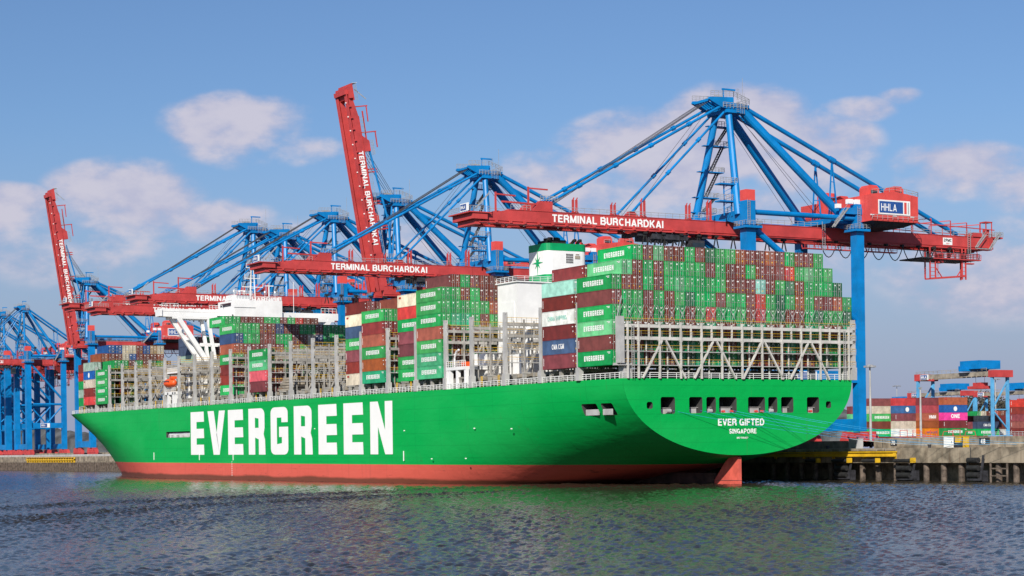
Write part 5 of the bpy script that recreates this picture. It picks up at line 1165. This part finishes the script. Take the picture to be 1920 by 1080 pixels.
lamp(1683, 1150, 36, 2.4, 'distant light mast behind the low yard gantry')
# red terminal trailers' rails just above the flood wall
for i, (px, lb) in enumerate(((1688, 'red steel mooring frame on the quay behind the flood wall, leftmost'), (1712, 'red steel mooring frame behind the flood wall near the pale pole'), (1745, 'red tubular frame behind the flood wall in front of the orange box'), (1787, 'dark red tubular frame on the wall above the white cabinet'))):
    x, y = at(px, 420); mb = MB()
    mb.path([(x, y, 8.2), (x, y, 10.6), (x+1.4, y-.8, 10.6), (x+1.4, y-.8, 8.2)], .07, 6); mb.path([(x+2.1, y-1.2, 8.2), (x+2.5, y-1.5, 10.2), (x+4.2, y-2.5, 10.2), (x+4.6, y-2.7, 8.2)], .07, 6); mb.path([(x, y, 9.2), (x+4.4, y-2.6, 9.2)], .05, 6)
    tag(mb.build('tubular_frame', M_RED), lb, 'steel frame')
mb = MB(); [mb.rail([(at(1845, 430)[0]+.0, at(1845, 430)[1], 8.9), (at(1925, 430)[0], at(1925, 430)[1], 8.9)], 1.1, .9, .045, mids=2)]
tag(mb.build('guard_rail', M_STEEL), 'grey guard rail on top of the flood wall at the right edge', 'guard rail')
# trees along the horizon
def tree(px, depth, h, label, seed):
    rg = random.Random(seed); x, y = at(px, depth); o = empty('broadleaf_tree', (x, y, 8.2), label, 'tree', 'bare spring trees on the horizon')
    mb = MB(); mb.tube((0, 0, 0), (0, 0, h*.5), .45, 7, r2=.3); [mb.tube((0, 0, h*.4), (rg.uniform(-h*.25, h*.25), rg.uniform(-h*.25, h*.25), h*rg.uniform(.7, .95)), .2, 5, r2=.05) for _ in range(9)]; mb.build('trunk', M_BARK, o)
    mb = MB()
    for _ in range(420):
        a, b, r_ = rg.uniform(0, 6.28), rg.uniform(-1, 1), rg.uniform(.35, 1)**.5
        k = 1+.25*math.sin(3*a+seed); px_, py_, pz_ = r_*k*h*.33*math.cos(a)*math.sqrt(1-b*b), r_*k*h*.33*math.sin(a)*math.sqrt(1-b*b), h*.64+r_*b*h*.36
        u_ = Vector((rg.uniform(-1, 1), rg.uniform(-1, 1), rg.uniform(-1, 1))).normalized()*rg.uniform(.4, .9); v_ = u_.cross(Vector((rg.uniform(-1, 1), rg.uniform(-1, 1), .4))).normalized()*.6; p_ = Vector((px_, py_, pz_))
        mb.quad(p_-u_-v_, p_+u_-v_, p_+u_+v_, p_-u_+v_)
    mb.build('crown', M_LEAF, o)
TPOS = ['behind the low stack', 'second from the left', 'third from the left', 'fourth from the left', 'fifth from the left', 'sixth from the left', 'seventh from the left', 'eighth from the left', 'ninth from the left', 'tenth from the left', 'last, beside the gantry leg']
for i in range(11): tree(1772+i*11, 1500+(i*73) % 160, 36+(i*37) % 9, f"bare grey tree on the horizon right of the magenta box, {TPOS[i]}", i)
# mooring lines from the stern openings to the quay
def rope(a, b, sag, r, m, label):
    a, b = Vector(a), Vector(b); mb = MB(); pts = [a.lerp(b, t/24)-Vector((0, 0, sag*(1-(2*t/24-1)**2))) for t in range(25)]
    mb.path(pts, r, 6); tag(mb.build('mooring_line', m), label, 'mooring line', 'mooring lines from the stern')
ENDS = [(-16.4, 14.6, -12, .9), (-9.9, 14.6, -18, 1.0), (-4.2, 14.6, -22, 1.2), (-2.0, 14.6, -29, 1.1), (3.9, 14.6, -36, 1.0), (5.3, 14.6, -44, 1.1)]
LN = ['leftmost', 'second from left', 'third from left', 'fourth from left', 'fifth from left', 'rightmost']
for k, (x, z, y, sg_) in enumerate(ENDS): rope((x, .2, z), (38.0, y, 7.2), sg_, .034, M_MOOR, f"thin blue mooring rope leaving the {LN[k]} roller in the green transom")
rope((38.0, -12, 7.3), (30.5, 30, 12.5), 1.0, .05, M_MOORW, 'pale mooring rope rising from the quay bollard towards the shaded stern')
rope((38.0, -12, 7.3), (60, -120, 9.5), .6, .05, M_MOORW, 'pale mooring rope running right from the quay bollard over the flood wall')

# wooded slope far beyond the terminal
rg = random.Random(21); mb = MB(); NS = 220; ring = []
for i in range(NS+1):
    px = -500+i*(2900/NS); base = 2500+120*math.sin(i*.21)
    h = 42+9*math.sin(i*.09)+5*math.sin(i*.31+1)+rg.uniform(-2.5, 2.5)+(14 if 1760 < px < 1900 else 0)
    ring.append([at(px, base+dd)+(zz,) for dd, zz in ((0, 6), (15, 6+h*.62), (60, 6+h+rg.uniform(-2, 2)), (260, 8+h*.8), (500, 6))])
for a, b in zip(ring, ring[1:]):
    for k in range(4): mb.quad(a[k], b[k], b[k+1], a[k+1])
tag(mb.build('hills', mat('distant_woodland', (.085, .088, .092), .95, .3, .04)), kind='structure')
